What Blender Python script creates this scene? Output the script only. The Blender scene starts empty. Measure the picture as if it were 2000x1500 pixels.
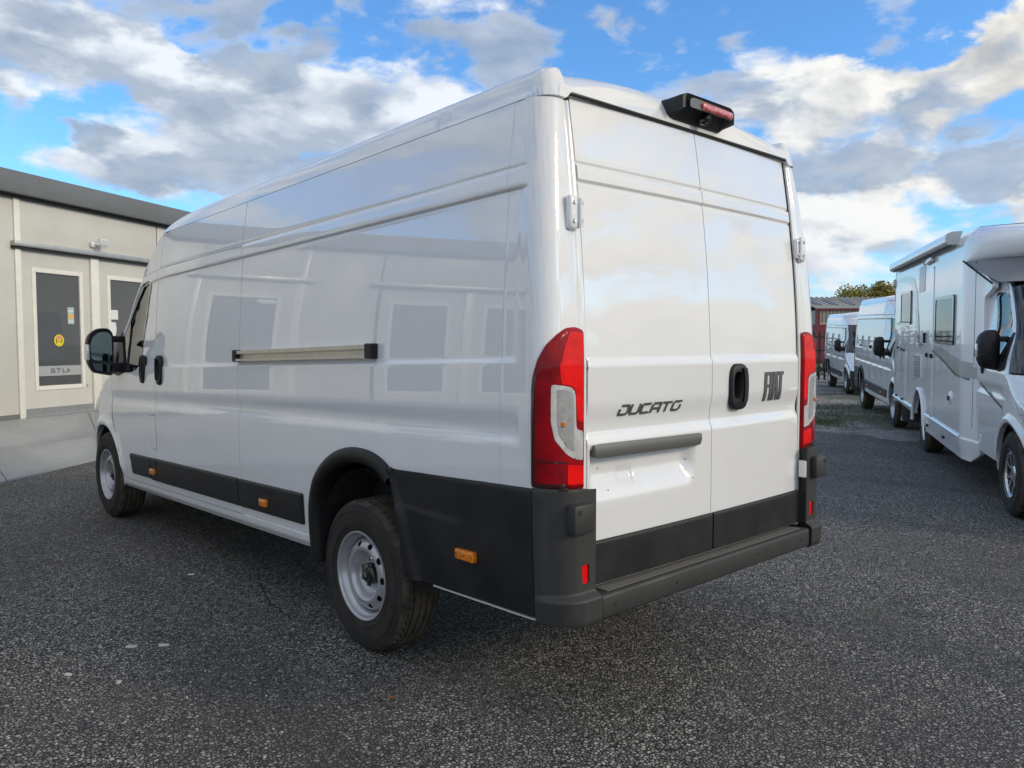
import bpy, bmesh, math, random
import numpy as np
from mathutils import Vector, Matrix
random.seed(7); rng = np.random.default_rng(5)
SC = bpy.context.scene
COL = SC.collection
# ------------------------------------------------------------------ camera
cam = bpy.data.cameras.new('camera'); camo = bpy.data.objects.new('camera', cam); COL.objects.link(camo)
CAMP = (-2.977, -1.967, 1.480)
_y, _p, _r = math.radians(42.489), math.radians(-2.932), math.radians(-0.046)
_f = Vector((math.sin(_y)*math.cos(_p), math.cos(_y)*math.cos(_p), math.sin(_p)))
_rt = Vector((math.cos(_y), -math.sin(_y), 0)); _u = _rt.cross(_f)
r2 = _rt*math.cos(_r)+_u*math.sin(_r); u2 = -_rt*math.sin(_r)+_u*math.cos(_r)
M = Matrix((r2, u2, -_f)).transposed().to_4x4(); M.translation = Vector(CAMP)
camo.matrix_world = M
cam.sensor_width = 36; cam.lens = 1539.3/2000*36; cam.clip_start = .05; cam.clip_end = 3000
SC.camera = camo
# ------------------------------------------------------------------ light
SUN_AZ, SUN_EL = 152.0, 24.0       # degrees clockwise from +Y
sun = bpy.data.lights.new('sun', 'SUN'); suno = bpy.data.objects.new('sun', sun); COL.objects.link(suno)
sun.energy = 1.05; sun.angle = math.radians(12); sun.color = (1.0, .83, .60)
_sd = Vector((math.sin(math.radians(SUN_AZ))*math.cos(math.radians(SUN_EL)), math.cos(math.radians(SUN_AZ))*math.cos(math.radians(SUN_EL)), math.sin(math.radians(SUN_EL))))
suno.rotation_euler = _sd.to_track_quat('Z', 'Y').to_euler()
SC.view_settings.view_transform = 'Standard'; SC.view_settings.look = 'None'
SC.view_settings.exposure = 0.56; SC.view_settings.gamma = 1.0; SC.view_settings.use_curve_mapping = False

class NT:
    """small node-tree helper"""
    def __init__(s, tree): s.t = tree; s.n = tree.nodes; s.l = tree.links
    def node(s, typ, ins=None, **kw):
        n = s.n.new(typ)
        for k, v in kw.items(): setattr(n, k, v)
        for k, v in (ins or {}).items():
            if isinstance(v, bpy.types.NodeSocket): s.l.new(v, n.inputs[k])
            else: n.inputs[k].default_value = v
        return n
    def math(s, op, a, b=0.0, c=0.0, clamp=False):
        n = s.node('ShaderNodeMath', {0: a, 1: b, 2: c}, operation=op); n.use_clamp = clamp; return n.outputs[0]
    def vmath(s, op, a, b=(0, 0, 0), c=(0, 0, 0)):
        n = s.node('ShaderNodeVectorMath', operation=op)
        for i, v in enumerate((a, b, c)):
            if isinstance(v, bpy.types.NodeSocket): s.l.new(v, n.inputs[i])
            elif i < len(n.inputs) and n.inputs[i].type == 'VECTOR': n.inputs[i].default_value = v
        return n
    def mapr(s, v, a, b, c=0.0, d=1.0, smooth=False):
        n = s.node('ShaderNodeMapRange', {0: v, 1: a, 2: b, 3: c, 4: d})
        if smooth: n.interpolation_type = 'SMOOTHSTEP'
        return n.outputs[0]
    def mixc(s, f, a, b):
        n = s.n.new('ShaderNodeMix'); n.data_type = 'RGBA'
        for k, v in ((0, f), (6, a), (7, b)):
            if isinstance(v, bpy.types.NodeSocket): s.l.new(v, n.inputs[k])
            else: n.inputs[k].default_value = (tuple(v)+(1,) if k and len(v) == 3 else v)
        return n.outputs[2]
    def noise(s, vec, scale, detail=4, rough=.55, dist=0.0, dim='3D'):
        n = s.node('ShaderNodeTexNoise', {'Scale': scale, 'Detail': detail, 'Roughness': rough, 'Distortion': dist}, noise_dimensions=dim)
        if vec is not None: s.l.new(vec, n.inputs['Vector'])
        return n.outputs['Fac']

# ------------------------------------------------------------------ sky: Nishita + two cloud decks
W = bpy.data.worlds.new('World'); SC.world = W; W.use_nodes = True
w = NT(W.node_tree); w.n.clear()
sky = w.node('ShaderNodeTexSky', sky_type='NISHITA', sun_disc=False)
sky.sun_elevation = math.radians(SUN_EL); sky.sun_rotation = math.radians(SUN_AZ)
sky.air_density = 1.0; sky.dust_density = .6; sky.ozone_density = 2.2
tc = w.node('ShaderNodeTexCoord'); D = tc.outputs['Generated']
sep = w.node('ShaderNodeSeparateXYZ', {0: D})
az = w.math('MULTIPLY', w.math('ARCTAN2', sep.outputs[0], sep.outputs[1]), 57.2958)
el = w.math('MULTIPLY', w.math('ARCSINE', sep.outputs[2]), 57.2958)
P = w.node('ShaderNodeCombineXYZ', {0: az, 1: el}).outputs[0]
# noise space: azimuth / elevation stretched so clouds flatten to the horizon
nz = w.vmath('MULTIPLY', D, (1, 1, 2.0)).outputs[0]
warpn = w.node('ShaderNodeTexNoise', {'Vector': nz, 'Scale': 5.0, 'Detail': 2})
nzw = w.vmath('MULTIPLY_ADD', w.vmath('SUBTRACT', warpn.outputs['Color'], (.5, .5, .5)).outputs[0], (.10, .10, .10), nz).outputs[0]
Pw = w.vmath('MULTIPLY_ADD', w.vmath('SUBTRACT', w.node('ShaderNodeTexNoise', {'Vector': nz, 'Scale': 9.0, 'Detail': 5, 'Roughness': .6}).outputs['Color'], (.5, .5, .5)).outputs[0], (9, 6, 0), P).outputs[0]
def blobs(lst, off=(0, 0)):
    acc = None
    for (a, e, sa, se, wt) in lst:
        v = w.vmath('SUBTRACT', Pw, (a+off[0], e+off[1], 0)).outputs[0]
        v = w.vmath('MULTIPLY', v, (1/sa, 1/se, 0)).outputs[0]
        L = w.vmath('LENGTH', v).outputs['Value']
        g = w.mapr(L, 0.25, 1.55, wt, 0.0, True)
        acc = g if acc is None else w.math('ADD', acc, g)
    return acc
def fbm(vec, sc, off=(0, 0, 0), det=6):
    v = w.vmath('ADD', vec, off).outputs[0]
    return w.noise(v, sc, det, .54)
SO = (-.016, -.018, .050)   # step up towards the light: brighter where it is thinner above
white = [(13.5, 18, 7, 3.6, .52), (19.5, 17.8, 2.6, 2.6, .4), (24.5, 15.0, 8.5, 3.6, .62), (33, 15.8, 8, 2.8, .5), (37, 18.2, 4.5, 1.6, .3), (21.5, 12.6, 6, 2.0, .3),
         (61, 16.5, 8, 3.2, .5), (69.5, 14.5, 7.5, 5.0, .6), (74, 17.2, 4, 2.2, .45), (64, 9.4, 9, 3.0, .42), (72, 8.6, 6, 2.8, .2), (62.5, 5.6, 6, 2.0, .25), (74, 22.0, 3.0, 1.3, .5),
         (14, 12.0, 3.5, 1.6, .28), (20, 10.6, 4.0, 1.2, .3), (56, 20.5, 7, 2.5, .2),
         (30, 21.0, 5, 1.0, -.5), (22.8, 19.6, 3.2, 2.6, -.6), (41, 20.8, 5, 1.3, -.5), (68, 20.3, 6, 2.0, -.55), (17.5, 14.4, 2.0, 2.4, -.4), (12, 14, 3, 1.0, -.3), (47, 21.5, 4, 2, -.3)]
dark = [(13, 17.0, 6.5, 2.4, .42), (15, 20.6, 6.5, 1.8, .5), (24.5, 19.5, 1, 1, .1), (25.2, 17.4, 3.8, 2.2, .48), (32.0, 18.0, 2.0, 1.8, .35), (34, 21.5, 3.6, 2.0, .45), (43, 20.4, 4.0, 2.6, .45),
        (19.5, 11.4, 5.4, 1.5, .5), (14.8, 13.4, 2.0, .8, .45), (24, 10.0, 5, 1.6, .4), (66, 12.4, 10.5, 2.6, .62), (50, 15, 5, 2.5, .2), (58.5, 16.2, 6, 1.6, .35), (56, 20.6, 7.0, 1.8, .34), (60, 10.9, 3.5, .9, .45), (71, 15, 4, 2, .25), (68, 6.8, 5, 1.1, .38), (74, 9.5, 3, 1.0, .35), (58, 8.2, 3, 1.2, .3), (25, 22, 2.5, 2, .35), (28, 12.3, 6, 1.0, .3)]
bw = blobs(white); bd = blobs(dark)
n1 = fbm(nzw, 5.2); n1b = fbm(nzw, 5.2, SO)
n2 = fbm(nzw, 8.5, (3.1, 1.7, .4)); n3 = fbm(nzw, 17, (.3, 2.2, 5.1), 7)
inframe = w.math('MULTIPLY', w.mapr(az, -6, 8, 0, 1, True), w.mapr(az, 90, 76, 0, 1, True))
bias = w.mapr(inframe, 0, 1, .09, -.03)  # extra cloud added outside the view to brighten the van
low = w.mapr(el, 9.5, 2, 0, .12, True)
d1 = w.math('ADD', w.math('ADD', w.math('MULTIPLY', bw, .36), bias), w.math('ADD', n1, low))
d1 = w.math('ADD', d1, w.math('MULTIPLY', w.math('SUBTRACT', n3, .5), .15))
m1 = w.mapr(d1, .485, .63, 0, 1, True)
lit = w.math('MULTIPLY', w.math('SUBTRACT', n1, n1b), 5.5)
lit = w.math('ADD', lit, w.math('MULTIPLY', w.math('SUBTRACT', n3, .5), 1.5))
thick = w.mapr(d1, .56, .92, .72, .22)
shade = w.math('ADD', lit, thick, clamp=True)
sdn = w.node('ShaderNodeVectorMath', {0: D, 1: tuple(_sd)}, operation='DOT_PRODUCT').outputs['Value']
near = w.mapr(sdn, -.35, .75, 0, 1, True)
c1 = w.mixc(shade, w.mixc(near, (.36, .425, .53), (.48, .46, .42)), w.mixc(near, (.71, .755, .81), (.88, .82, .70)))
c1 = w.mixc(w.mapr(el, 12, 0, 0, .5, True), c1, (.66, .72, .79))
d2 = w.math('ADD', w.math('ADD', n2, w.math('MULTIPLY', bd, .40)), w.math('MULTIPLY', w.math('SUBTRACT', n3, .5), .20))
m2 = w.math('MULTIPLY', w.mapr(d2, .57, .72, 0, .92, True), w.mapr(el, 3, 9, .45, 1))
c2 = w.mixc(w.mapr(n3, .35, .7), (.25, .33, .45), (.40, .46, .55))
clr = w.mixc(m2, c1, c2)
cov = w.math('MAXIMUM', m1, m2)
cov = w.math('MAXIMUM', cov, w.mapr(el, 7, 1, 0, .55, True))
hi = w.mixc(.0, (1, 1, 1), (1, 1, 1))
skyc = w.vmath('MULTIPLY', sky.outputs[0], (.50, .82, 1.10)).outputs[0]
bgA = w.node('ShaderNodeBackground', {'Color': skyc, 'Strength': .15})
bgB = w.node('ShaderNodeBackground', {'Color': clr, 'Strength': .84})
mx = w.node('ShaderNodeMixShader', {0: cov, 1: bgA.outputs[0], 2: bgB.outputs[0]})
w.node('ShaderNodeOutputWorld', {0: mx.outputs[0]})

# ------------------------------------------------------------------ materials
MATS = {}
def mat(name, col=(.5, .5, .5), rough=.5, metal=0.0, coat=0.0, spec=.5, bump=None, var=None, coatr=.03):
    if name in MATS: return MATS[name]
    m = bpy.data.materials.new(name); m.use_nodes = True; t = NT(m.node_tree)
    b = t.n['Principled BSDF']
    b.inputs['Base Color'].default_value = tuple(col)+(1,); b.inputs['Roughness'].default_value = rough
    b.inputs['Metallic'].default_value = metal; b.inputs['Coat Weight'].default_value = coat; b.inputs['Coat Roughness'].default_value = coatr
    b.inputs['Specular IOR Level'].default_value = spec
    g = t.node('ShaderNodeTexCoord').outputs['Object']
    if var:
        sc, amt = var[0], var[1]; c2 = var[2] if len(var) > 2 else tuple(max(0, c*(1-amt)) for c in col)
        f = t.mapr(t.noise(g, sc, 6, .62), .35, .68)
        t.l.new(t.mixc(f, col, c2), b.inputs['Base Color'])
        t.l.new(t.mapr(f, 0, 1, rough, min(1, rough*1.18+.02)), b.inputs['Roughness'])
    if bump:
        bn = t.node('ShaderNodeBump', {'Height': t.noise(g, bump[0], 3), 'Strength': bump[1], 'Distance': bump[2]})
        t.l.new(bn.outputs[0], b.inputs['Normal'])
    MATS[name] = m; return m
PAINT = mat('white_paint', (.82, .83, .84), .35, coat=1.0, coatr=.008, spec=.3, bump=(1.6, .10, .004), var=(6, .03))
PAINT.node_tree.nodes['Principled BSDF'].inputs['Coat IOR'].default_value = 1.85
PAINT2 = mat('white_gelcoat', (.85, .86, .87), .25, coat=.8, coatr=.02, bump=(1.2, .05, .003))
SEAM = mat('black_rubber', (.012, .012, .013), .6)
CLAD = mat('black_grained_plastic', (.009, .010, .012), .45, spec=.35, bump=(420, .25, .0006), var=(5, .25, (.021, .021, .022)))
CLADG = mat('grey_black_plastic', (.040, .040, .040), .5, spec=.45, bump=(420, .25, .0006), var=(7, .3))
GLOSSB = mat('gloss_black', (.010, .011, .012), .14, coat=.6)
TYRE = mat('tyre_rubber', (.022, .022, .023), .72, spec=.3, bump=(60, .3, .0012), var=(8, .2, (.045, .040, .034)))
TREAD = mat('dusty_tread', (.105, .090, .070), .85, spec=.2, bump=(90, .5, .002), var=(14, .4, (.035, .032, .028)))
RIM = mat('silver_steel', (.50, .51, .54), .33, metal=.55, coat=.4, var=(14, .12))
CHROME = mat('bright_metal', (.72, .72, .72), .22, metal=.9)
RUST = mat('dull_brake_metal', (.08, .07, .06), .6, metal=.5, var=(30, .4))
ALU = mat('rail_metal', (.62, .59, .52), .30, metal=.55, var=(20, .12))
REDA = mat('red_lens_bright', (.95, .004, .003), .25, spec=.15, coat=.3, bump=(40, .2, .003), var=(22, .5, (.62, .002, .003)))  # hot spots of the internal reflectors are put into the red colour
REDB = mat('red_lens_dark', (.34, .002, .008), .25, spec=.1, coat=.35, var=(9, .4, (.16, .001, .006)))
REDC = mat('red_lens_edge', (.045, .001, .005), .12, coat=1.0)
CLEAR = mat('clear_lens', (.80, .81, .81), .16, metal=.35, coat=1.0, bump=(90, .35, .002), var=(18, .35))
CLEARG = mat('clear_lens_grey', (.46, .47, .48), .2, metal=.3, coat=1.0, var=(30, .3))
ORANGE = mat('orange_lens', (.95, .30, .012), .18, coat=1.0, bump=(120, .4, .002), var=(60, .5, (.62, .13, .006)))
BADGE = mat('badge_grey', (.105, .107, .107), .3, metal=.2, coat=.5)
BARG = mat('handle_bar_grey', (.13, .13, .128), .42, metal=.15, bump=(300, .2, .0005))
RIBG = mat('pale_rib_plastic', (.095, .094, .088), .5)  # paler than the step so the ribs stand out
DARK = mat('dark_interior', (.015, .016, .018), .8)
UNDER = mat('underbody', (.03, .028, .026), .85, var=(5, .5))
SEAT = mat('seat_fabric', (.035, .038, .042), .9)
def glassmat(name, tint, refl=.08, rough=.0):
    m = bpy.data.materials.new(name); m.use_nodes = True; t = NT(m.node_tree); t.n.clear()
    tr = t.node('ShaderNodeBsdfTransparent', {0: tuple(tint)+(1,)})
    gl = t.node('ShaderNodeBsdfGlossy', {'Color': (1, 1, 1, 1), 'Roughness': rough})
    fr = t.node('ShaderNodeFresnel', {'IOR': 1.5})
    mx = t.node('ShaderNodeMixShader', {0: t.mapr(fr.outputs[0], 0, 1, refl*.4, 1.0), 1: tr.outputs[0], 2: gl.outputs[0]})
    t.node('ShaderNodeOutputMaterial', {0: mx.outputs[0]}); return m
GLASS = glassmat('tinted_glass', (.52, .62, .58))
def frosted():
    m = bpy.data.materials.new('office_glass'); m.use_nodes = True; t = NT(m.node_tree); t.n.clear()
    d = t.node('ShaderNodeBsdfDiffuse', {'Color': (.22, .235, .24, 1)}); tl = t.node('ShaderNodeBsdfTranslucent', {'Color': (.62, .66, .68, 1)})
    tr = t.node('ShaderNodeBsdfTransparent', {0: (.5, .54, .55, 1)}); gl = t.node('ShaderNodeBsdfGlossy', {'Roughness': .02}); fr = t.node('ShaderNodeFresnel', {'IOR': 1.5})
    a = t.node('ShaderNodeMixShader', {0: .45, 1: d.outputs[0], 2: tl.outputs[0]}); b = t.node('ShaderNodeMixShader', {0: .34, 1: a.outputs[0], 2: tr.outputs[0]})
    c = t.node('ShaderNodeMixShader', {0: fr.outputs[0], 1: b.outputs[0], 2: gl.outputs[0]}); t.node('ShaderNodeOutputMaterial', {0: c.outputs[0]}); return m
GLASSB = frosted()
def mirrormat():
    m = bpy.data.materials.new('mirror_glass'); m.use_nodes = True
    b = m.node_tree.nodes['Principled BSDF']; b.inputs['Base Color'].default_value = (.12, .16, .17, 1); b.inputs['Metallic'].default_value = 1; b.inputs['Roughness'].default_value = .01
    return m
MIRR = mirrormat()

# ------------------------------------------------------------------ helpers
def empty(name, loc=(0, 0, 0), rz=0.0, parent=None):
    o = bpy.data.objects.new(name, None); COL.objects.link(o); o.location = loc; o.rotation_euler = (0, 0, rz); o.empty_display_size = .1
    if parent: o.parent = parent
    return o
def tag(o, label=None, cat=None, group=None, kind=None):
    if label: o['label'] = label
    if cat: o['category'] = cat
    if group: o['group'] = group
    if kind: o['kind'] = kind
    return o
def mk(name, verts, faces, m, parent=None, smooth=False, auto=None):
    me = bpy.data.meshes.new(name)
    me.from_pydata([tuple(map(float, v)) for v in verts], [], [tuple(int(i) for i in f) for f in faces]); me.update()
    if isinstance(m, (list, tuple)):
        for q in m: me.materials.append(q)
    elif m: me.materials.append(m)
    if smooth:
        me.polygons.foreach_set('use_smooth', [True]*len(me.polygons))
        if auto: me.set_sharp_from_angle(angle=math.radians(auto))
    o = bpy.data.objects.new(name, me); COL.objects.link(o)
    if parent: o.parent = parent
    return o
class MB:
    def __init__(s): s.v = []; s.f = []; s.mi = []
    def add(s, v, f, mi=0):
        b = len(s.v); s.v += [tuple(q) for q in v]; s.f += [tuple(i+b for i in q) for q in f]; s.mi += [mi]*len(f); return s
    def box(s, x0, x1, y0, y1, z0, z1, mi=0):
        return s.add([(x0, y0, z0), (x1, y0, z0), (x1, y1, z0), (x0, y1, z0), (x0, y0, z1), (x1, y0, z1), (x1, y1, z1), (x0, y1, z1)],
                     [(0, 3, 2, 1), (4, 5, 6, 7), (0, 1, 5, 4), (1, 2, 6, 5), (2, 3, 7, 6), (3, 0, 4, 7)], mi)
    def rbox(s, x0, x1, y0, y1, z0, z1, r=.01, seg=2, mi=0):
        bm = bmesh.new(); bmesh.ops.create_cube(bm, size=1.0)
        for v in bm.verts: v.co = Vector(((x0+x1)/2+v.co.x*(x1-x0), (y0+y1)/2+v.co.y*(y1-y0), (z0+z1)/2+v.co.z*(z1-z0)))
        bmesh.ops.bevel(bm, geom=bm.edges[:], offset=r, segments=seg, affect='EDGES', profile=.5)
        bm.verts.index_update()
        s.add([tuple(v.co) for v in bm.verts], [tuple(v.index for v in f.verts) for f in bm.faces], mi); bm.free(); return s
    def tube(s, pts, r, n=8, mi=0, cap=True):
        pts = [Vector(p) for p in pts]; b = len(s.v); up = Vector((0, 0, 1))
        rr = r if isinstance(r, (list, tuple)) else [r]*len(pts)
        for i, p in enumerate(pts):
            d = (pts[min(i+1, len(pts)-1)]-pts[max(i-1, 0)]).normalized()
            a = d.cross(up); a = a.normalized() if a.length > 1e-3 else Vector((1, 0, 0)); c = d.cross(a).normalized()
            for k in range(n):
                th = 2*math.pi*k/n; s.v.append(tuple(p+a*math.cos(th)*rr[i]+c*math.sin(th)*rr[i]))
        for i in range(len(pts)-1):
            for k in range(n):
                s.f.append((b+i*n+k, b+i*n+(k+1) % n, b+(i+1)*n+(k+1) % n, b+(i+1)*n+k)); s.mi.append(mi)
        if cap:
            s.f.append(tuple(b+k for k in range(n))[::-1]); s.mi.append(mi)
            s.f.append(tuple(b+(len(pts)-1)*n+k for k in range(n))); s.mi.append(mi)
        return s
    def lathe(s, prof, n=48, mi=0, sgn=1, mod=None):
        """prof: list of (radius, x); axis = x"""
        b = len(s.v); m = len(prof)
        for k in range(n):
            th = 2*math.pi*k/n
            for j, (r, x) in enumerate(prof):
                rr = r+(mod(j, k) if mod else 0); s.v.append((x, rr*math.cos(th), rr*math.sin(th)))
        for k in range(n):
            for j in range(m-1):
                q = (b+k*m+j, b+k*m+j+1, b+((k+1) % n)*m+j+1, b+((k+1) % n)*m+j)
                s.f.append(q if sgn > 0 else q[::-1]); s.mi.append(mi)
        return s
    def poly(s, pts, ext, mi=0):
        """extrude polygon (list of Vector) by vector ext"""
        b = len(s.v); n = len(pts); e = Vector(ext)
        s.v += [tuple(Vector(p)) for p in pts]+[tuple(Vector(p)+e) for p in pts]
        s.f += [tuple(range(b, b+n))[::-1], tuple(range(b+n, b+2*n))]; s.mi += [mi, mi]
        for i in range(n):
            j = (i+1) % n; s.f.append((b+i, b+j, b+n+j, b+n+i)); s.mi.append(mi)
        return s
    def stroke(s, lines, width, O, U, V, N, depth, mi=0):
        """thick polylines in plane O + a*U + b*V extruded along N"""
        O, U, V, N = map(Vector, (O, U, V, N))
        for ln in lines:
            wd = width
            if isinstance(ln, tuple): ln, wd = ln
            pts = [Vector((a, c)) for a, c in ln]; L = []; R = []
            for i, q in enumerate(pts):
                d1 = (pts[i]-pts[i-1]).normalized() if i else (pts[1]-pts[0]).normalized()
                d2 = (pts[i+1]-pts[i]).normalized() if i < len(pts)-1 else d1
                t = (d1+d2).normalized(); nn = Vector((-t.y, t.x)); k = wd/2/max(.5, nn.dot(Vector((-d1.y, d1.x))))
                L.append(q+nn*k); R.append(q-nn*k)
            for i in range(len(pts)-1):
                quad = [L[i], R[i], R[i+1], L[i+1]]
                s.poly([O+U*q.x+V*q.y for q in quad], N*depth, mi)
        return s
    def build(s, name, m, parent=None, smooth=False, auto=35):
        o = mk(name, s.v, s.f, m, parent, False)
        o.data.polygons.foreach_set('material_index', s.mi)
        bm = bmesh.new(); bm.from_mesh(o.data); bmesh.ops.recalc_face_normals(bm, faces=bm.faces[:]); bm.to_mesh(o.data); bm.free()
        if smooth:
            o.data.polygons.foreach_set('use_smooth', [True]*len(o.data.polygons)); o.data.set_sharp_from_angle(angle=math.radians(auto))
        return o
def sstep(x, a, b):
    t = np.clip((x-a)/(b-a), 0, 1); return t*t*(3-2*t)
def sdpoly(P, poly):
    A = np.asarray(poly, float); B = np.roll(A, -1, 0)
    best = np.full(len(P), 1e9); near = np.zeros_like(P); ins = np.zeros(len(P), bool)
    for a, b in zip(A, B):
        e = b-a; t = np.clip(((P-a)@e)/max(e@e, 1e-12), 0, 1); q = a+t[:, None]*e; d = np.hypot(*(P-q).T)
        m = d < best; best[m] = d[m]; near[m] = q[m]
        c = ((a[1] > P[:, 1]) != (b[1] > P[:, 1]))
        with np.errstate(divide='ignore', invalid='ignore'):
            xx = a[0]+(P[:, 1]-a[1])*(b[0]-a[0])/(b[1]-a[1])
        ins ^= c & (P[:, 0] < xx)
    return np.where(ins, -best, best), near
def rnd(poly, r=.03, n=4):
    """round polygon corners"""
    out = []; N = len(poly)
    for i in range(N):
        p0, p1, p2 = (np.array(poly[i-1], float), np.array(poly[i], float), np.array(poly[(i+1) % N], float))
        a = p0-p1; b = p2-p1; la = np.linalg.norm(a); lb = np.linalg.norm(b); k = min(r, la*.45, lb*.45)
        A = p1+a/la*k; B = p1+b/lb*k
        for j in range(n+1):
            t = j/n; out.append(tuple((1-t)**2*A+2*t*(1-t)*p1+t*t*B))
    return out
BC = np.array([0, 3.0, 1.2])
def lines(a, b, step, extra=()):
    g = list(np.linspace(a, b, max(2, int(round((b-a)/step))+1)))
    for e in extra:
        if a < e < b: g.append(e)
    g = sorted(g); o = [g[0]]
    for q in g[1:]:
        if q-o[-1] > 1e-3: o.append(q)
    return np.array(o)
def panel(name, poly, fn, m, parent, holes=(), du=.03, dv=.015, flange=.014, eu=(), ev=(), C=BC, snap=.3, thick=0.0):
    A = np.asarray(poly, float); (u0, v0), (u1, v1) = A.min(0), A.max(0)
    U = lines(u0-1e-4, u1+1e-4, du, eu); V = lines(v0-1e-4, v1+1e-4, dv, ev)
    gu, gv = np.meshgrid(U, V, indexing='ij'); P = np.stack([gu.ravel(), gv.ravel()], 1); nu, nv = gu.shape
    sd, near = sdpoly(P, A)
    for h in holes:
        s2, n2 = sdpoly(P, np.asarray(h, float)); s2 = -s2; k = s2 > sd
        sd = np.where(k, s2, sd); near[k] = n2[k]
    cell = min(du, dv)
    out = sd > 1e-6
    sn = out | (sd > -snap*cell*.8)
    I = np.arange(nu*nv).reshape(nu, nv)
    q = np.stack([I[:-1, :-1], I[1:, :-1], I[1:, 1:], I[:-1, 1:]], -1).reshape(-1, 4)
    keep = (sd[q] < -1e-6).any(1); q = q[keep]
    P = np.where(sn[:, None], near, P)
    used = np.unique(q); mp = -np.ones(nu*nv, int); mp[used] = np.arange(len(used)); q = mp[q]; P = P[used]
    X = np.stack(fn(P[:, 0], P[:, 1]), 1)
    a = X[q[:, 2]]-X[q[:, 0]]; b = X[q[:, 3]]-X[q[:, 1]]; nrm = np.cross(a, b); ln = np.linalg.norm(nrm, axis=1)
    ok = ln > 1e-10; q = q[ok]; nrm = nrm[ok]
    fc = X[q].mean(1)
    if (np.einsum('ij,ij->i', nrm, fc-C)).sum() < 0: q = q[:, ::-1]; nrm = -nrm
    vn = np.zeros_like(X)
    for k in range(4): np.add.at(vn, q[:, k], nrm)
    vn /= np.maximum(np.linalg.norm(vn, axis=1, keepdims=True), 1e-9)
    vf = vn.copy()
    for _ in range(5):
        acc = vf*.5
        for k in range(4): np.add.at(acc, q[:, k], vf[q[:, (k+1) % 4]]+vf[q[:, (k+3) % 4]]+vf[q[:, (k+2) % 4]])
        vf = acc/np.maximum(np.linalg.norm(acc, axis=1, keepdims=True), 1e-9)
    # boundary edges
    e = np.concatenate([q[:, [0, 1]], q[:, [1, 2]], q[:, [2, 3]], q[:, [3, 0]]]); key = {}
    for s_, t_ in e.tolist():
        if s_ == t_: continue
        if (t_, s_) in key: del key[(t_, s_)]
        else: key[(s_, t_)] = 1
    verts = X.tolist(); faces = [tuple(dict.fromkeys(f)) for f in q.tolist()]; faces = [f for f in faces if len(f) > 2]
    nf = len(faces)
    if flange:
        mapv = {}; mapi = {}
        for s_, t_ in key:
            for vv in (s_, t_):
                if vv not in mapv:
                    mapv[vv] = len(verts); verts.append(X[vv].tolist()); mapi[vv] = len(verts); verts.append((X[vv]-vf[vv]*flange).tolist())
            faces.append((mapv[t_], mapv[s_], mapi[s_], mapi[t_]))
    me = bpy.data.meshes.new(name); me.from_pydata([tuple(v) for v in verts], [], faces); me.update()
    sm = [True]*len(faces); me.polygons.foreach_set('use_smooth', sm); me.materials.append(m)
    o = bpy.data.objects.new(name, me); COL.objects.link(o)
    if parent: o.parent = parent
    return o
def kids(o): return [c for c in bpy.data.objects if c.parent == o]
def build_children_index():
    d = {}
    for c in bpy.data.objects:
        if c.parent: d.setdefault(c.parent.name, []).append(c)
    return d
def copy_tree(o, parent=None, idx=None, skip=()):
    idx = idx or build_children_index()
    c = o.copy(); COL.objects.link(c); c.parent = parent
    for ch in idx.get(o.name, []):
        if ch.name.split('.')[0] in skip: continue
        copy_tree(ch, c, idx, skip)
    return c
#==BODY==
# ================================================================== the white vans
K = .026
_bp = np.polyfit([.42, .5, .7, .95, 1.2, 1.42, 1.75, 2.05, 2.14, 2.39, 2.45], [.992, 1.000, 1.010, 1.017, 1.020, 1.018, 1.004, .982, .972, .938, .928], 4)
def cab_inset(y, z): return .085*sstep(y, 3.80, 4.75)*sstep(z, 1.30, 1.85)
def fy(pts):
    out = []
    for (y0, z) in pts:
        y = y0
        for _ in range(30): y = y0+float(cab_inset(np.array(y), np.array(z)))/.30
        out.append((y, z))
    return out
def XS(y, z, feat=True):
    y = np.asarray(y, float); z = np.asarray(z, float); y, z = np.broadcast_arrays(y, z)
    x = np.polyval(_bp, z)
    if feat:
        f = sstep(y, .125, .165)
        rec = sstep(z, 1.412, 1.436)*(1-sstep(z, 2.040, 2.060))*sstep(y, .150, .172)*(1-sstep(y, 5.2, 5.6))
        x = x-.010*rec
        ch = np.where(z > 1.155, 1-sstep(z, 1.165, 1.25), 1.0)*sstep(z, 1.105, 1.150)
        x = x-.013*ch*f*(1-sstep(y, 4.9, 5.3))
        band = sstep(z, 2.052, 2.062)*(1-sstep(z, 2.128, 2.140))
        x = x+.004*band*f
        for zg in (2.054, 2.137):
            x = x-.007*np.exp(-((z-zg)/.0055)**2)*sstep(y, .095, .115)
        x = x-.0018*(1-sstep(y, .228, .236))*sstep(z, 1.0, 1.3)
        # front wing: flare round the arch and plan taper
        r = np.hypot(y-5.319, z-.50)
        x = x+.022*np.exp(-((r-.46)/.035)**2)*sstep(z, .5, .65)*(y > 4.6)
    x = x-.30*np.clip(y-5.40, 0, None)**1.6-cab_inset(y, z)
    return x
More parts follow.
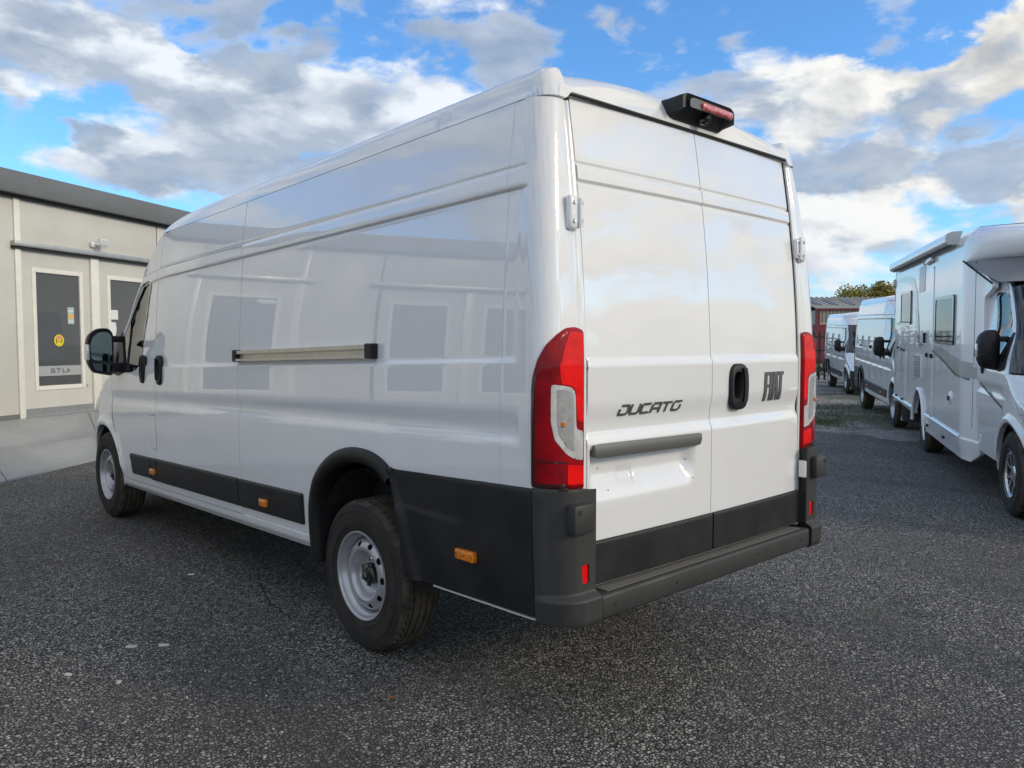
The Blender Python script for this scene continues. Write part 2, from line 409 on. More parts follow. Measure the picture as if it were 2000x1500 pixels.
def YR(x, z, feat=True):
    x = np.asarray(x, float); z = np.asarray(z, float); x, z = np.broadcast_arrays(x, z)
    t = np.clip(z-1.40, 0, None); y = .030*t+.068*t**2*1.0
    y = y-.016*(1-(x/.8)**2)
    if feat:
        y = y+.010*sstep(z, 1.402, 1.428)
        y = y+.014*np.where(z > 1.155, 1-sstep(z, 1.165, 1.26), 1.0)*sstep(z, 1.100, 1.150)
        y = y-.005*sstep(z, 2.085, 2.095)*(1-sstep(z, 2.146, 2.156))
        for zg in (2.086, 2.155):
            y = y+.008*np.exp(-((z-zg)/.0055)**2)
        y = y+.042*sstep(x, -.785, -.735)*(1-sstep(x, -.185, -.112))*sstep(z, .872, .985)*(1-sstep(z, 1.075, 1.085))
        sq = sstep(x, -.597, -.585)*(1-sstep(x, -.508, -.496))*sstep(z, .928, .938)*(1-sstep(z, .985, .995))
        y = y+.007*sq
    return y
def yrc(z): return YR(.80, z, False)
def side_fn(s):
    return lambda y, z: (s*XS(y, z), y, z-K*y)
def side_off(s, off):
    return lambda y, z: (s*(XS(y, z, False)+off(y, z)), y, z-K*y)
def rear_fn(off=0.0):
    def f(x, z):
        y = YR(x, z)-off; return (x, y, z-K*y)
    return f
UE = .127+.1414+.15
def corner_fn(s, off=0.0, feat=True):
    """u runs from the rear door edge (x=.80) round the corner to the side at y=.235"""
    def f(u, z):
        u = np.asarray(u, float); z = np.asarray(z, float)
        X = np.polyval(_bp, z); Y0 = yrc(z); R = .088
        xa = X-R
        x1 = .802+(xa-.802)*np.clip(u/.127, 0, 1)
        a = np.clip((u-.127)/.1414, 0, 1)*math.pi/2
        y2 = np.clip((u-.127-.1414)/.15, 0, 1)
        yend = .236
        x = np.where(u < .127, x1, xa+R*np.sin(a)); y = np.where(u < .127, Y0, Y0+R*(1-np.cos(a)))
        y = np.where(u > .2684, Y0+R+(yend-Y0-R)*y2, y)
        ss = np.where(u > .2, XS(y, z)-XS(y, z, False), 0.0) if feat else 0.0
        x = np.where(u > .2684, XS(y, z, feat), x)
        # shallow channel beside the door and outward offset
        if feat: y = y+.008*np.exp(-((u-.045)/.018)**2)
        nx = np.where(u < .127, 0, np.sin(a)); ny = np.where(u < .127, -1, -np.cos(a))
        o = off(u, z) if callable(off) else off
        x = x+nx*o; y = y+ny*o
        return (s*x, y, z-K*y)
    return f
def roofz(u): return 2.392+.088*(1-(1-np.clip((1-np.abs(u))*.934/.05, 0, 1))**2.4)+.090*(1-np.abs(u)**2.6)
def yedge(x): return .086+0*x
def roof_fn(x, y):
    X = .934; u = np.clip(x/X, -1, 1); ax = np.abs(x)
    yf = 3.97+.50*np.sqrt(np.clip(1-np.abs(u)**3, 0, 1))
    t = np.clip((y-(yf-1.0))/1.0, 0, 1); g = np.sqrt(np.clip(1-t**2.4, 0, 1))
    zr = roofz(u)-.010*np.exp(-((np.abs(u)-.865)/.012)**2)*(1-sstep(y, 3.4, 3.8))
    z = 2.392+(zr-2.392)*g
    post = sstep(np.abs(u), .845, .885)
    pe = .012*post*np.clip((1-np.abs(u))*.934/.03, 0, 1)*(1-sstep(y, .5, 2.2))
    # distance inside the rounded rear corner
    cx, cy, R = .846, .174, .088
    dc = np.where((ax > cx) & (y < cy), R-np.hypot(np.clip(ax-cx, 0, None), np.clip(cy-y, 0, None)), np.minimum(X-ax, y-.086))
    zp = 2.392+(zr+pe-2.392)*(1-(1-np.clip(dc/.055, 0, 1))**2.6)
    d = np.clip((y-yedge(x))/.16, 0, 1)
    zb = 2.420+(zr-2.420)*(1-(1-d)**3.2)
    z = np.where(y < .7, np.minimum(z+pe, zb*(1-post)+zp*post), z+pe)
    return (x, y, z-K*y)
_zs = [.28, .85, 1.1, 1.30, 1.345, 1.674, 1.96, 2.183, 2.30, 2.392]
_ys = [q[0] for q in fy(list(zip([5.75, 5.75, 5.47, 5.20, 5.06, 4.79, 4.50, 4.30, 4.13, 3.97], _zs)))]
_yc = [6.22, 6.29, 6.16, 5.80, 5.68, 5.36, 5.08, 4.86, 4.70, 4.49]
def front_fn(u, z):
    ys = np.interp(z, _zs, _ys); yc = np.interp(z, _zs, _yc)
    a = np.sin(u*math.pi/2); X = XS(ys, z, False)
    y = ys+(yc-ys)*np.sqrt(np.clip(1-np.abs(a)**3, 0, 1))
    return (a*X, y, z-K*y)

def make_wheel(s, y, xo, z0, rear=True, alloy=False):
    """s: side, xo: |x| of the outer sidewall"""
    w_ = empty('wheel')
    X = lambda d: s*(xo-d)
    R0 = .365
    def mod(j, k):
        return -.006 if (j in (6, 7, 8) and k % 3 == 0) else 0
    side = [(.208, .016), (.222, .004), (.262, -.004), (.300, -.005), (.325, -.001), (.343, .009)]
    sh = [(.343, .009), (.356, .020), (.3615, .030), (.364, .040)]
    tr = []
    wv = .222
    gro = [.062, .099, .136, .173]
    xx = .040
    tr.append((.364, xx))
    for g in gro:
        tr += [(R0, g-.006), (.355, g-.0045), (.355, g+.0045), (R0, g+.006)]
    tr += [(.364, wv-.030)]
    back = [(.364, wv-.030), (.358, wv-.016), (.343, wv-.006), (.30, wv+.004), (.24, wv+.002), (.205, wv-.014)]
    m = MB(); N = 168
    m.lathe([(r, X(d)) for r, d in side], N, 0)
    m.lathe([(r, X(d)) for r, d in sh], N, 1, mod=lambda j, k: (-.007 if j in (1, 2, 3) and k % 3 == 0 else 0))
    m.lathe([(r, X(d)) for r, d in tr], N, 1)
    m.lathe([(r, X(d)) for r, d in back], N, 0)
    for dd, rr in ((.0015, .312), (.0015, .245)):
        m.lathe([(rr-.002, X(-.0045)), (rr, X(-.0068)), (rr+.002, X(-.0045))], N, 0)
    ty = m.build('tyre', [TYRE, TREAD], w_, True, 40)
    # rim: flange and barrel
    b = MB()
    b.lathe([(r, X(d)) for r, d in [(.205, .018), (.213, .010), (.216, .006), (.2145, .001), (.209, .000), (.2035, .004), (.2015, .012), (.199, .026), (.192, .034), (.186, .040), (.184, .060), (.180, .085), (.176, .12), (.176, .20)]], 72)
    if not alloy:
        prof = [(.182, .070), (.177, .058), (.170, .044), (.162, .034), (.152, .027), (.138, .022), (.124, .021), (.115, .026), (.109, .040), (.103, .060), (.094, .074), (.080, .079), (.066, .076), (.050, .074)]
        pr = np.array(prof); sl = np.concatenate([[0], np.cumsum(np.hypot(np.diff(pr[:, 0]), np.diff(pr[:, 1])))])
        def dfn(u, v):
            r = np.interp(v, sl, pr[:, 0]); d = np.interp(v, sl, pr[:, 1]); th = u/.155
            return (s*(xo-d), r*np.sin(th), r*np.cos(th))
        holes = []
        vc = np.interp(-.152, -pr[:, 0], sl); Lu = 2*math.pi*.155
        for k in range(10):
            uc = (k+.5)*Lu/10
            holes.append([(uc+.0185*math.cos(t), vc+.0155*math.sin(t)) for t in np.linspace(0, 2*math.pi, 17)[:-1]])
        d = panel('rim', [(0, 0), (Lu, 0), (Lu, sl[-1]), (0, sl[-1])], dfn, RIM, w_, holes, du=.0075, dv=.005, flange=.004, C=np.array([s*(xo-.4), 0, 0]))
        br = b.build('rim_flange', RIM, w_, True, 50)
    else:
        br = b.build('rim_flange', GLOSSB, w_, True, 50)
        c = MB()
        for k in range(5):
            th = k*2*math.pi/5+.3
            for sg in (-1, 1):
                a0 = th+sg*.10; a1 = th+sg*.30
                p0 = Vector((X(.035), .06*math.sin(a0), .06*math.cos(a0))); p1 = Vector((X(.022), .198*math.sin(a1), .198*math.cos(a1)))
                tdir = (p1-p0).normalized(); sd_ = Vector((1, 0, 0)).cross(tdir)*.009
                c.poly([p0-sd_*1.4, p0+sd_*1.4, p1+sd_, p1-sd_], (s*-.018, 0, 0))
        c.lathe([(.0, X(.026)), (.05, X(.026)), (.062, X(.034)), (.066, X(.06))], 24)
        c.lathe([(.190, X(.03)), (.196, X(.016)), (.206, X(.010))], 48)
        c.build('rim', CHROME, w_, False)
    # cap, nuts, drum
    c = MB()
    if not alloy:
        c.lathe([(.0, X(.028)), (.026, X(.028)), (.031, X(.030)), (.033, X(.036)), (.046, X(.040)), (.052, X(.047)), (.053, X(.078))], 30)
        for k in range(5):
            th = 2*math.pi*(k+.5)/5+.2
            for ph in (-.35, .35):
                pass
            c.rbox(X(.045)-.006, X(.045)+.006, .045*math.sin(th)-.013, .045*math.sin(th)+.013, .045*math.cos(th)-.013, .045*math.cos(th)+.013, .004, 1)
        hc = c.build('hub_cap', GLOSSB, w_, True, 40)
        k_ = MB()     # emblem lines of the cap
        for q in (-.008, 0, .008):
            k_.stroke([[(q-.003, -.010), (q+.003, .010)]], .003, (X(.0275), 0, 0), (0, s*-1.0, 0), (0, 0, 1), (s, 0, 0), .0012)
        k_.stroke([[(-.012, .012), (.014, .012)]], .003, (X(.0275), 0, 0), (0, s*-1.0, 0), (0, 0, 1), (s, 0, 0), .0012)
        k_.build('cap_emblem', CHROME, w_)
        first = None
        for k in range(5):
            th = 2*math.pi*k/5+.2; n = MB(); cy, cz = .070*math.sin(th), .070*math.cos(th)
            if first is None:
                n.lathe([(.0, 0), (.007, 0), (.008, s*-.003), (.0085, s*-.010), (.012, s*-.012), (.012, s*-.022)], 6)
                first = n.build('wheel_nut', CHROME, w_, True, 30)
                o = first
            else:
                o = first.copy(); COL.objects.link(o)
            o.location = (X(.058), cy, cz)
    dr = MB(); dr.lathe([(.0, X(.085)), (.135, X(.085)), (.14, X(.09)), (.14, X(.15)), (.175, X(.155))], 36)
    dr.build('brake_drum', RUST, w_, True, 40)
    w_.location = (0, y, z0)
    return w_

def oval(cu, cv, w_, h, n=28, p=3.2):
    out = []
    for k in range(n):
        t = 2*math.pi*k/n; c, s_ = math.cos(t), math.sin(t)
        out.append((cu+w_/2*math.copysign(abs(c)**(2/p), c), cv+h/2*math.copysign(abs(s_)**(2/p), s_)))
    return out
def handle(name, parent, O, U, V, N, w_=.105, h=.212, m=CLAD):
    """oval pull handle: bezel ring, recess and grip; O centre on the surface"""
    O, U, V, N = map(Vector, (O, U, V, N)); b = MB()
    rings = [(1.0, 1.0, -.006, 0), (1.0, 1.0, .006, 0), (.93, .965, .014, 0), (.86, .93, .017, 0), (.52, .60, .017, -.10), (.46, .56, .011, -.10), (.42, .53, -.014, -.09), (.38, .50, -.030, -.08)]
    n = 32; base = len(b.v)
    for sw_, sh_, hh, shf in rings:
        for (a, c) in oval(0, 0, w_*sw_, h*sh_, n):
            b.v.append(tuple(O+U*(a+shf*w_)+V*(c+(h*.03 if shf else 0))+N*hh))
    for i in range(len(rings)-1):
        for k in range(n):
            b.f.append((base+i*n+k, base+i*n+(k+1) % n, base+(i+1)*n+(k+1) % n, base+(i+1)*n+k)); b.mi.append(0)
    b.f.append(tuple(base+(len(rings)-1)*n+k for k in range(n))); b.mi.append(1)
    # grip bar
    pts = [(.10*w_, -.070), (.15*w_, -.045), (.17*w_, 0), (.15*w_, .05), (.08*w_, .085)]
    for i in range(len(pts)-1):
        (a0, c0), (a1, c1) = pts[i], pts[i+1]; sc = h/.212
        b.poly([O+U*a0+V*c0*sc+N*.014, O+U*(a0+.20*w_)+V*c0*sc+N*.014, O+U*(a1+.20*w_)+V*c1*sc+N*.014, O+U*a1+V*c1*sc+N*.014], N*.012)
    o = b.build(name, [m, DARK], parent, True, 50)
    return o
def V3(fn, a, b): return Vector([float(q) for q in fn(np.array([a]), np.array([b])) and [c[0] if hasattr(c, '__len__') else c for c in [np.broadcast_to(np.asarray(t, float), (1,)) for t in fn(np.array([a]), np.array([b]))]]])

def arch_curve():
    return [(1.735, .40), (1.733, .49), (1.737, .62), (1.722, .73), (1.685, .82), (1.639, .878), (1.565, .938), (1.481, .983), (1.39, 1.013), (1.30, 1.026), (1.20, 1.026), (1.111, 1.014), (1.03, .987), (.975, .955), (.945, .925)]

def make_van():
    root = empty('panel_van')
    tag(root, 'large white panel van filling the middle of the yard, seen from its rear left corner', 'van', 'white panel vans in the yard')
    C = BC
    for s in (-1, 1):
        sf = side_fn(s)
        archR = [(1.70, .30), (1.705, .60), (1.69, .72), (1.655, .80), (1.60, .875), (1.53, .93), (1.44, .97), (1.35, .992), (1.25, .998), (1.15, .992), (1.08, .985), (1.02, .965), (.965, .92), (.905, .74), (.885, .55), (.885, .30)]
        archF = [(5.319+.435*math.cos(t), .50+.435*math.sin(t)) for t in np.linspace(-.5, math.pi+.5, 30)]
        fx = (1.10, 1.12, 1.145, 1.165, 1.19, 1.40, 1.412, 1.42, 1.43, 1.44, 2.035, 2.045, 2.05, 2.056, 2.06, 2.128, 2.134, 2.140, 2.145)
        # rear quarter
        panel('body_side', [(.2375, .49), (2.580, .49), (2.580, 2.388), (.2375, 2.388)], sf, PAINT, root, [archR], du=.035, dv=.016, ev=fx)
        # slide door and the panel above it
        panel('sliding_door', fy([(2.586, .528), (4.030, .528), (4.030, 1.3), (4.031, 1.5), (4.033, 1.7), (4.034, 1.85), (4.035, 2.040), (4.034, 2.128), (2.586, 2.128)]), sf, PAINT, root, [oval(3.925, 1.291+K*3.925, .096, .196, 24)], du=.02, dv=.016, ev=fx, flange=.018)
        panel('upper_side_panel', fy([(2.586, 2.134), (3.99, 2.134), (3.99, 2.388), (2.586, 2.388)]), sf, PAINT, root, du=.035, dv=.016, ev=fx)
        # sill
        panel('sill', [(1.742, .455), (4.86, .455), (4.83, .522), (1.742, .522)], lambda y, z: (s*(XS(y, z, False)+.004-.02*sstep(-z, -.49, -.455)), y, z-K*y), PAINT, root, du=.05, dv=.012, flange=.03)
        # front door and wing
        win = rnd(fy([(4.165, 2.045), (4.205, 2.082), (4.345, 2.070), (4.465, 1.975), (4.775, 1.675), (5.035, 1.402), (5.00, 1.372), (4.55, 1.380), (4.41, 1.410), (4.33, 1.500), (4.262, 1.72), (4.20, 1.93)]), .02, 2)
        flap = [(4.040, .808), (4.160, .808), (4.160, 1.062), (4.040, 1.062)]
        door = fy([(4.036, .528), (4.83, .528), (4.865, .62), (4.90, .75), (4.965, .86), (5.06, .96), (5.085, 1.2), (5.085, 1.345), (4.80, 1.674), (4.51, 1.96), (4.335, 2.120), (4.31, 2.128), (4.040, 2.128), (4.041, 2.04), (4.040, 1.85), (4.039, 1.7), (4.037, 1.5), (4.036, 1.3)])
        fd = panel('front_door', door, sf, PAINT, root, [win, oval(4.300, 1.290+K*4.3, .094, .196, 24)]+([flap] if s < 0 else []), du=.018, dv=.014, ev=fx, flange=.016)
        if s < 0:
            panel('fuel_flap', [(4.0435, .8115), (4.1565, .8115), (4.1565, 1.0585), (4.0435, 1.0585)], sf, PAINT, fd, du=.02, dv=.015, ev=fx, flange=.01)
        wing = [(5.091, .97), (5.091, 1.30), (5.105, 1.336), (5.20, 1.298), (5.47, 1.10), (5.75, .85), (5.75, .30), (5.60, .30), (4.92, .44), (4.865, .47), (4.872, .60), (4.905, .75), (4.97, .86)]
        panel('front_wing', wing, sf, PAINT, root, [archF], du=.014, dv=.014, flange=.05, eu=(), ev=fx)
        panel('upper_front_panel', fy([(3.995, 2.134), (4.325, 2.134), (4.20, 2.27), (4.05, 2.385), (3.995, 2.388)]), sf, PAINT, root, du=.02, dv=.014)
        # door glass, rubber surround, black quarter with mirror base
        wo = win
        gl = panel('door_window', rnd(fy([(4.15, 2.10), (4.36, 2.095), (5.07, 1.40), (5.02, 1.36), (4.52, 1.37), (4.37, 1.41), (4.31, 1.50)]), .03, 2), side_off(s, lambda y, z: -.016-0*y), GLASS, fd, du=.04, dv=.04, flange=0)
        inner = rnd(fy([(4.20, 2.035), (4.225, 2.060), (4.335, 2.048), (4.455, 1.950), (4.62, 1.79), (4.70, 1.39), (4.56, 1.400), (4.43, 1.428), (4.355, 1.510), (4.29, 1.73), (4.232, 1.93)]), .02, 2)
        inner2 = rnd(fy([(4.735, 1.67), (4.78, 1.615), (4.95, 1.44), (4.93, 1.43), (4.76, 1.43)]), .01, 2)
        panel('window_rubber', wo, side_off(s, lambda y, z: -.006-0*y), GLOSSB, fd, [inner, inner2], du=.014, dv=.012, flange=.01)
        panel('mirror_base', rnd(fy([(4.70, 1.385), (4.80, 1.72), (4.84, 1.675), (5.07, 1.40), (5.06, 1.375), (4.9, 1.35)]), .02, 2), side_off(s, lambda y, z: .006-0*y), CLAD, fd, [rnd(fy([(4.865, 1.45), (4.865, 1.585), (4.955, 1.45)]), .01, 2)] , du=.014, dv=.014, flange=.02)
        O = V3(sf, 4.300, 1.290+K*4.3); handle('door_handle', fd, O, (0, -1 if s < 0 else 1, 0), (0, 0, 1), (s, 0, 0), .105, .215)
        O = V3(sf, 3.925, 1.291+K*3.925); hd = handle('sliding_door_handle', root, O, (0, 1 if s < 0 else -1, 0), (0, 0, 1), (s, 0, 0), .11, .215)
        # rail behind the sliding door
        xr = lambda y: float(XS(y, 1.47))-.0
        r = MB()
        for (ya, yb) in ((1.12, 2.585),):
            xa, xb = s*xr(ya), s*xr(yb)
            for (z0, z1, d0, d1) in ((1.492, 1.506, -.002, .030), (1.444, 1.452, -.002, .034), (1.452, 1.492, -.002, .008), (1.452, 1.458, .026, .034), (1.486, 1.492, .022, .030)):
                r.add([(s*(xr(ya)+d0), ya, z0-K*ya), (s*(xr(ya)+d1), ya, z0-K*ya), (s*(xr(yb)+d1), yb, z0-K*yb), (s*(xr(yb)+d0), yb, z0-K*yb),
                       (s*(xr(ya)+d0), ya, z1-K*ya), (s*(xr(ya)+d1), ya, z1-K*ya), (s*(xr(yb)+d1), yb, z1-K*yb), (s*(xr(yb)+d0), yb, z1-K*yb)],
                      [(0, 3, 2, 1), (4, 5, 6, 7), (0, 1, 5, 4), (1, 2, 6, 5), (2, 3, 7, 6), (3, 0, 4, 7)])
        rail = r.build('door_rail', ALU, root)
        for (ya, yb) in ((1.088, 1.15), (2.56, 2.612)):
            e = MB(); y0, y1 = ya, yb; zc = 1.475-K*(ya+yb)/2
            x0 = xr(ya)
            e.rbox(min(s*(x0-.004), s*(x0+.036)), max(s*(x0-.004), s*(x0+.036)), y0, y1, zc-.034, zc+.036, .005, 1)
            e.build('rail_end', CLAD, rail, True, 30)
        # lower side cladding strips
        def strip(a0, a1, z0, z1, slope=0):
            poly = rnd([(a0, z0), (a1, z0), (a1+slope, z1), (a0, z1)], .014, 3)
            def off(y, z):
                d, _ = sdpoly(np.stack([np.ravel(y), np.ravel(z)], 1), poly); d = -d.reshape(np.shape(y))
                return .002+.014*np.sqrt(np.clip(1-(1-np.clip(d/.012, 0, 1))**2, 0, 1))
            return panel('side_moulding', poly, side_off(s, off), CLAD, root, du=.02, dv=.008, flange=.012, eu=(a0+.004, a0+.008, a0+.012, a1-.004, a1-.008, a1-.012), ev=(z0+.003, z0+.006, z0+.012, z1-.003, z1-.006, z1-.012))
        strip(1.800, 2.594, .573, .742); strip(2.600, 4.036, .573, .742); strip(4.040, 4.150, .573, .742)
        strip(4.154, 4.600, .580, .740, .055)
        # rear arch lip
        cur = np.array(arch_curve()); seg = np.concatenate([[0], np.cumsum(np.hypot(*np.diff(cur, axis=0).T))]); L = seg[-1]
        cen = np.array([1.30, .50])
        prof = [(0, -.004), (.002, .010), (.008, .019), (.018, .025), (.040, .028), (.062, .023), (.073, .010), (.077, -.01), (.079, -.05), (.083, -.14)]
        vv = []; ff = []
        nn_ = 60; ts = np.linspace(0, L, nn_)
        yy = np.interp(ts, seg, cur[:, 0]); zz = np.interp(ts, seg, cur[:, 1])
        yy[2:-2] = (yy[:-4]+yy[1:-3]+yy[2:-2]+yy[3:-1]+yy[4:])/5; zz[2:-2] = (zz[:-4]+zz[1:-3]+zz[2:-2]+zz[3:-1]+zz[4:])/5
        for i in range(nn_):
            d = np.array([yy[min(i+1, nn_-1)]-yy[max(i-1, 0)], zz[min(i+1, nn_-1)]-zz[max(i-1, 0)]]); d /= np.linalg.norm(d)
            inn = np.array([-d[1], d[0]])
            if inn@(cen-np.array([yy[i], zz[i]])) < 0: inn = -inn
            for (w0, o0) in prof:
                a = np.array([yy[i], zz[i]])+inn*w0; x = float(XS(a[0], a[1], False))+o0; vv.append((s*x, a[0], a[1]-K*a[0]))
        m_ = len(prof)
        for i in range(nn_-1):
            for j in range(m_-1): ff.append((i*m_+j, i*m_+j+1, (i+1)*m_+j+1, (i+1)*m_+j))
        b = MB(); b.add(vv, ff); b.build('wheel_arch_trim', CLAD, root, True, 60)
        # rear side cladding panel
        edge = [(.68, .486), (.872, .486), (.880, .60), (.896, .70), (.922, .80), (.958, .89), (.992, .950)]
        poly = [(.062, .484)]+edge+[(.062, .960)]
        ridge = [(.700, .40), (.760, .50), (.796, .60), (.838, .745), (.895, .84), (.950, .93)]
        ra = np.array(ridge)
        def offc(y, z):
            yr = np.interp(z, ra[:, 1], ra[:, 0]); d = y-yr
            fl = np.where(d > 0, .024*np.sqrt(np.clip(d/.03, 0, 1)), 0.0)*1.0
            o = .010+fl-.02*sstep(y-np.interp(z, [e[1] for e in edge[1:]], [e[0] for e in edge[1:]]), -.02, .002)
            zl = .80-.05*(.80-y)
            o = o+.006*(1-sstep(z, zl-.012, zl+.004))*sstep(y, .35, .6)
            top = .957-z
            return o*np.sqrt(np.clip(np.clip(top/.010, 0, 1)*2-np.clip(top/.010, 0, 1)**2, .02, 1))
        panel('rear_side_cladding', poly, side_off(s, offc), CLAD, root, du=.013, dv=.012, flange=.05, ev=(.955, .952, .949), snap=.5)
        # wheel wells
        for (yc_, zc_, rr, m0) in ((1.284, .37, .47, UNDER), (5.319, .36, .43, SEAM)):
            b = MB(); pv = []
            for t in np.linspace(.0, math.pi, 26): pv.append((yc_+rr*math.cos(t)*(1.0 if rr < .45 else .92), zc_+rr*math.sin(t)*(1 if rr < .45 else 1.08)))
            for i in range(len(pv)-1):
                (a, c), (d, e) = pv[i], pv[i+1]
                b.add([(s*.62, a, c), (s*.97, a, c), (s*.97, d, e), (s*.62, d, e)], [(0, 1, 2, 3)])
            b.add([(s*.62, a, c) for a, c in pv], [tuple(range(len(pv)))])
            b.build('wheel_well', m0, root, True, 50)
        # mirror
        ZM = -.122
        mi = MB(); mx0, mx1 = s*1.075, s*1.30; cx = (mx0+mx1)/2
        prof = []
        yb, yf = 4.735, 4.735+.155
        ringz = []
        out = rnd([(1.090, 1.375), (1.11, 1.352), (1.240, 1.378), (1.274, 1.46), (1.280, 1.60), (1.260, 1.680), (1.20, 1.725), (1.12, 1.725), (1.090, 1.68)], .03, 3)
        cxm, czm = 1.185, 1.55
        rings = [(.90, .010), (.97, 0), (1.0, .012), (1.0, .05), (.94, .10), (.80, .135), (.5, .155), (.0001, .160)]
        base = len(mi.v); n = len(out)
        for sc, d in rings:
            for (a, c) in out: mi.v.append((s*(cxm+(a-cxm)*sc), yb+d+.05*(a-1.08), czm+(c-czm)*sc+ZM))
        for i in range(len(rings)-1):
            for k in range(n): mi.f.append((base+i*n+k, base+i*n+(k+1) % n, base+(i+1)*n+(k+1) % n, base+(i+1)*n+k)); mi.mi.append(0)
        mi.f.append(tuple(range(base, base+n))); mi.mi.append(0)
        mi.rbox(min(s*.99, s*1.12), max(s*.99, s*1.12), 4.79, 4.86, 1.615+ZM, 1.665+ZM, .012, 2); mi.rbox(min(s*.99, s*1.12), max(s*.99, s*1.12), 4.79, 4.87, 1.375+ZM, 1.455+ZM, .012, 2)
        mir = mi.build('door_mirror', CLAD, root, True, 40)
        def flat(name, pts, m0, dy):
            q = MB(); q.poly([(s*a, yb+dy+.05*(a-1.08), c+ZM) for a, c in pts], (0, .004, 0)); return q.build(name, m0, mir)
        flat('mirror_glass', rnd([(1.104, 1.465), (1.250, 1.478), (1.258, 1.59), (1.238, 1.658), (1.19, 1.695), (1.13, 1.695), (1.104, 1.665)], .03, 3), MIRR, .004)
        flat('lower_mirror_glass', rnd([(1.105, 1.392), (1.13, 1.380), (1.225, 1.398), (1.246, 1.45), (1.108, 1.438)], .012, 3), MIRR, .004)
        q = MB(); q.rbox(min(s*1.262, s*1.286), max(s*1.262, s*1.286), yb+.008, yb+.085, 1.475+ZM, 1.60+ZM, .008, 2); q.build('mirror_indicator', CLEAR, mir, True, 40)
        # rear corner pillar, tail lamp, bumper corner
        light = [(.017, .938), (.248, .965), (.248, 1.32), (.243, 1.37), (.226, 1.425), (.196, 1.475), (.152, 1.515), (.110, 1.537), (.06, 1.541), (.017, 1.531)]
        light = rnd(light, .012, 2)
        pil = panel('rear_pillar', [(0, .55), (UE, .55), (UE, 2.388), (0, 2.388)], corner_fn(s), PAINT, root, [rnd([(.03, .955), (.235, .975), (.235, 1.32), (.215, 1.42), (.15, 1.50), (.03, 1.52)], .01, 1)], du=.0105, dv=.016, ev=fx, flange=.03)
        lp = np.array(light)
        def lof(u, z):
            d, _ = sdpoly(np.stack([np.ravel(u), np.ravel(z)], 1), light); d = np.clip(-d.reshape(np.shape(u))/.016, 0, 1)
            return .003+.011*np.sqrt(np.clip(1-(1-d)**2, 0, 1))
        tl = panel('tail_light', light, corner_fn(s, lof, False), REDB, root, du=.007, dv=.01, flange=.025)
        def sub(nm, poly, m0, o=.0015):
            return panel(nm, poly, corner_fn(s, lambda u, z: lof(u, z)+o, False), m0, tl, du=.006, dv=.008, flange=.002)
        oe = [(.238, 1.375), (.245, 1.32), (.245, .970)]
        ie = [(.229, .985), (.229, 1.318), (.224, 1.362)]
        sub('lens_edge', oe+ie, REDC, .0006)
        sub('lens_edge', [(.112, .950), (.247, .966), (.247, .986), (.112, .970)], REDC, .0009)
        sub('lens_divider', [(.128, 1.345), (.136, 1.345), (.136, 1.47), (.128, 1.48)], REDC, .0022)
        sub('lens_divider', [(.112, 1.045), (.228, 1.060), (.228, 1.066), (.112, 1.052)], REDC, .0012)
        sub('brake_lens', rnd([(.030, 1.19), (.064, 1.20), (.068, 1.30), (.086, 1.325), (.142, 1.335), (.150, 1.40), (.128, 1.47), (.100, 1.525), (.030, 1.518)], .012, 3), REDA)
        sub('rear_lens', rnd([(.030, .962), (.112, .968), (.112, 1.040), (.030, 1.032)], .006, 2), REDA)
        sub('reversing_lens', rnd([(.032, 1.050), (.080, 1.060), (.125, 1.085), (.165, 1.135), (.178, 1.20), (.178, 1.335), (.092, 1.322), (.072, 1.300), (.068, 1.178), (.060, 1.164), (.032, 1.160)], .012, 3), CLEAR, .0016)
        sub('indicator_lens', rnd([(.078, 1.085), (.118, 1.105), (.150, 1.15), (.158, 1.20), (.158, 1.318), (.100, 1.308), (.084, 1.29)], .01, 3), CLEARG, .0028)
        q = MB(); o = V3(corner_fn(s, .017, False), .135, 1.19); q.rbox(o.x-.008, o.x+.008, o.y-.008, o.y+.008, o.z-.010, o.z+.010, .004, 1); q.build('indicator_bulb', ORANGE, tl, True)
        # bumper corner
        def bof(u, z):
            o = .012+.040*(1-sstep(u, .10, .20))*(1-.0*z)
            foot = (1-sstep(z, .545, .572))
            o = o+.034*foot*(1-sstep(u, .13, .27))
            top = np.clip((.962-z)/.016, 0, 1); o = o*(1-.35*(1-np.sqrt(np.clip(2*top-top**2, 0, 1))))
            bot = np.clip((z-.445)/.03, 0, 1); o = o*(1-.25*(1-np.sqrt(np.clip(2*bot-bot**2, 0, 1))))
            e = np.clip((u+.01)/.012, 0, 1); o = o*(.80+.20*np.sqrt(np.clip(2*e-e**2, 0, 1)))
            return o
        cf = corner_fn(s, bof, False)
        rl = [(.040, .600), (.078, .600), (.082, .672), (.040, .672)]
        bc = panel('bumper_corner', [(-.008, .445), (.225, .462), (.242, .486), (.242, .964), (-.008, .944)], cf, CLADG, root, [rl], du=.008, dv=.009, flange=.07, ev=(.545, .552, .558, .565, .572, .94, .944))
        q = MB(); pts = [V3(corner_fn(s, lambda u, z: bof(u, z)-.006, False), a, c) for a, c in [(.038, .597), (.080, .597), (.084, .675), (.038, .675)]]
        n_ = Vector((0, .004, 0)); q.poly(pts, n_); q.build('rear_reflector', REDA, bc)
        # hinge covers low, hinges high
        q = MB(); hx0, hx1 = sorted((s*.842, s*.950)); q.rbox(hx0, hx1, -.085, -.03, .795, .905, .012, 2)
        hp = q.build('hinge_cover', CLADG, root, True, 40)
        q = MB(); q.lathe([(.0, 0), (.0095, 0), (.0095, .004)], 14); hh = q.build('cover_hole', SEAM, hp); hh.rotation_euler = (0, 0, math.pi/2); hh.location = (s*.925, -.0875, .878)
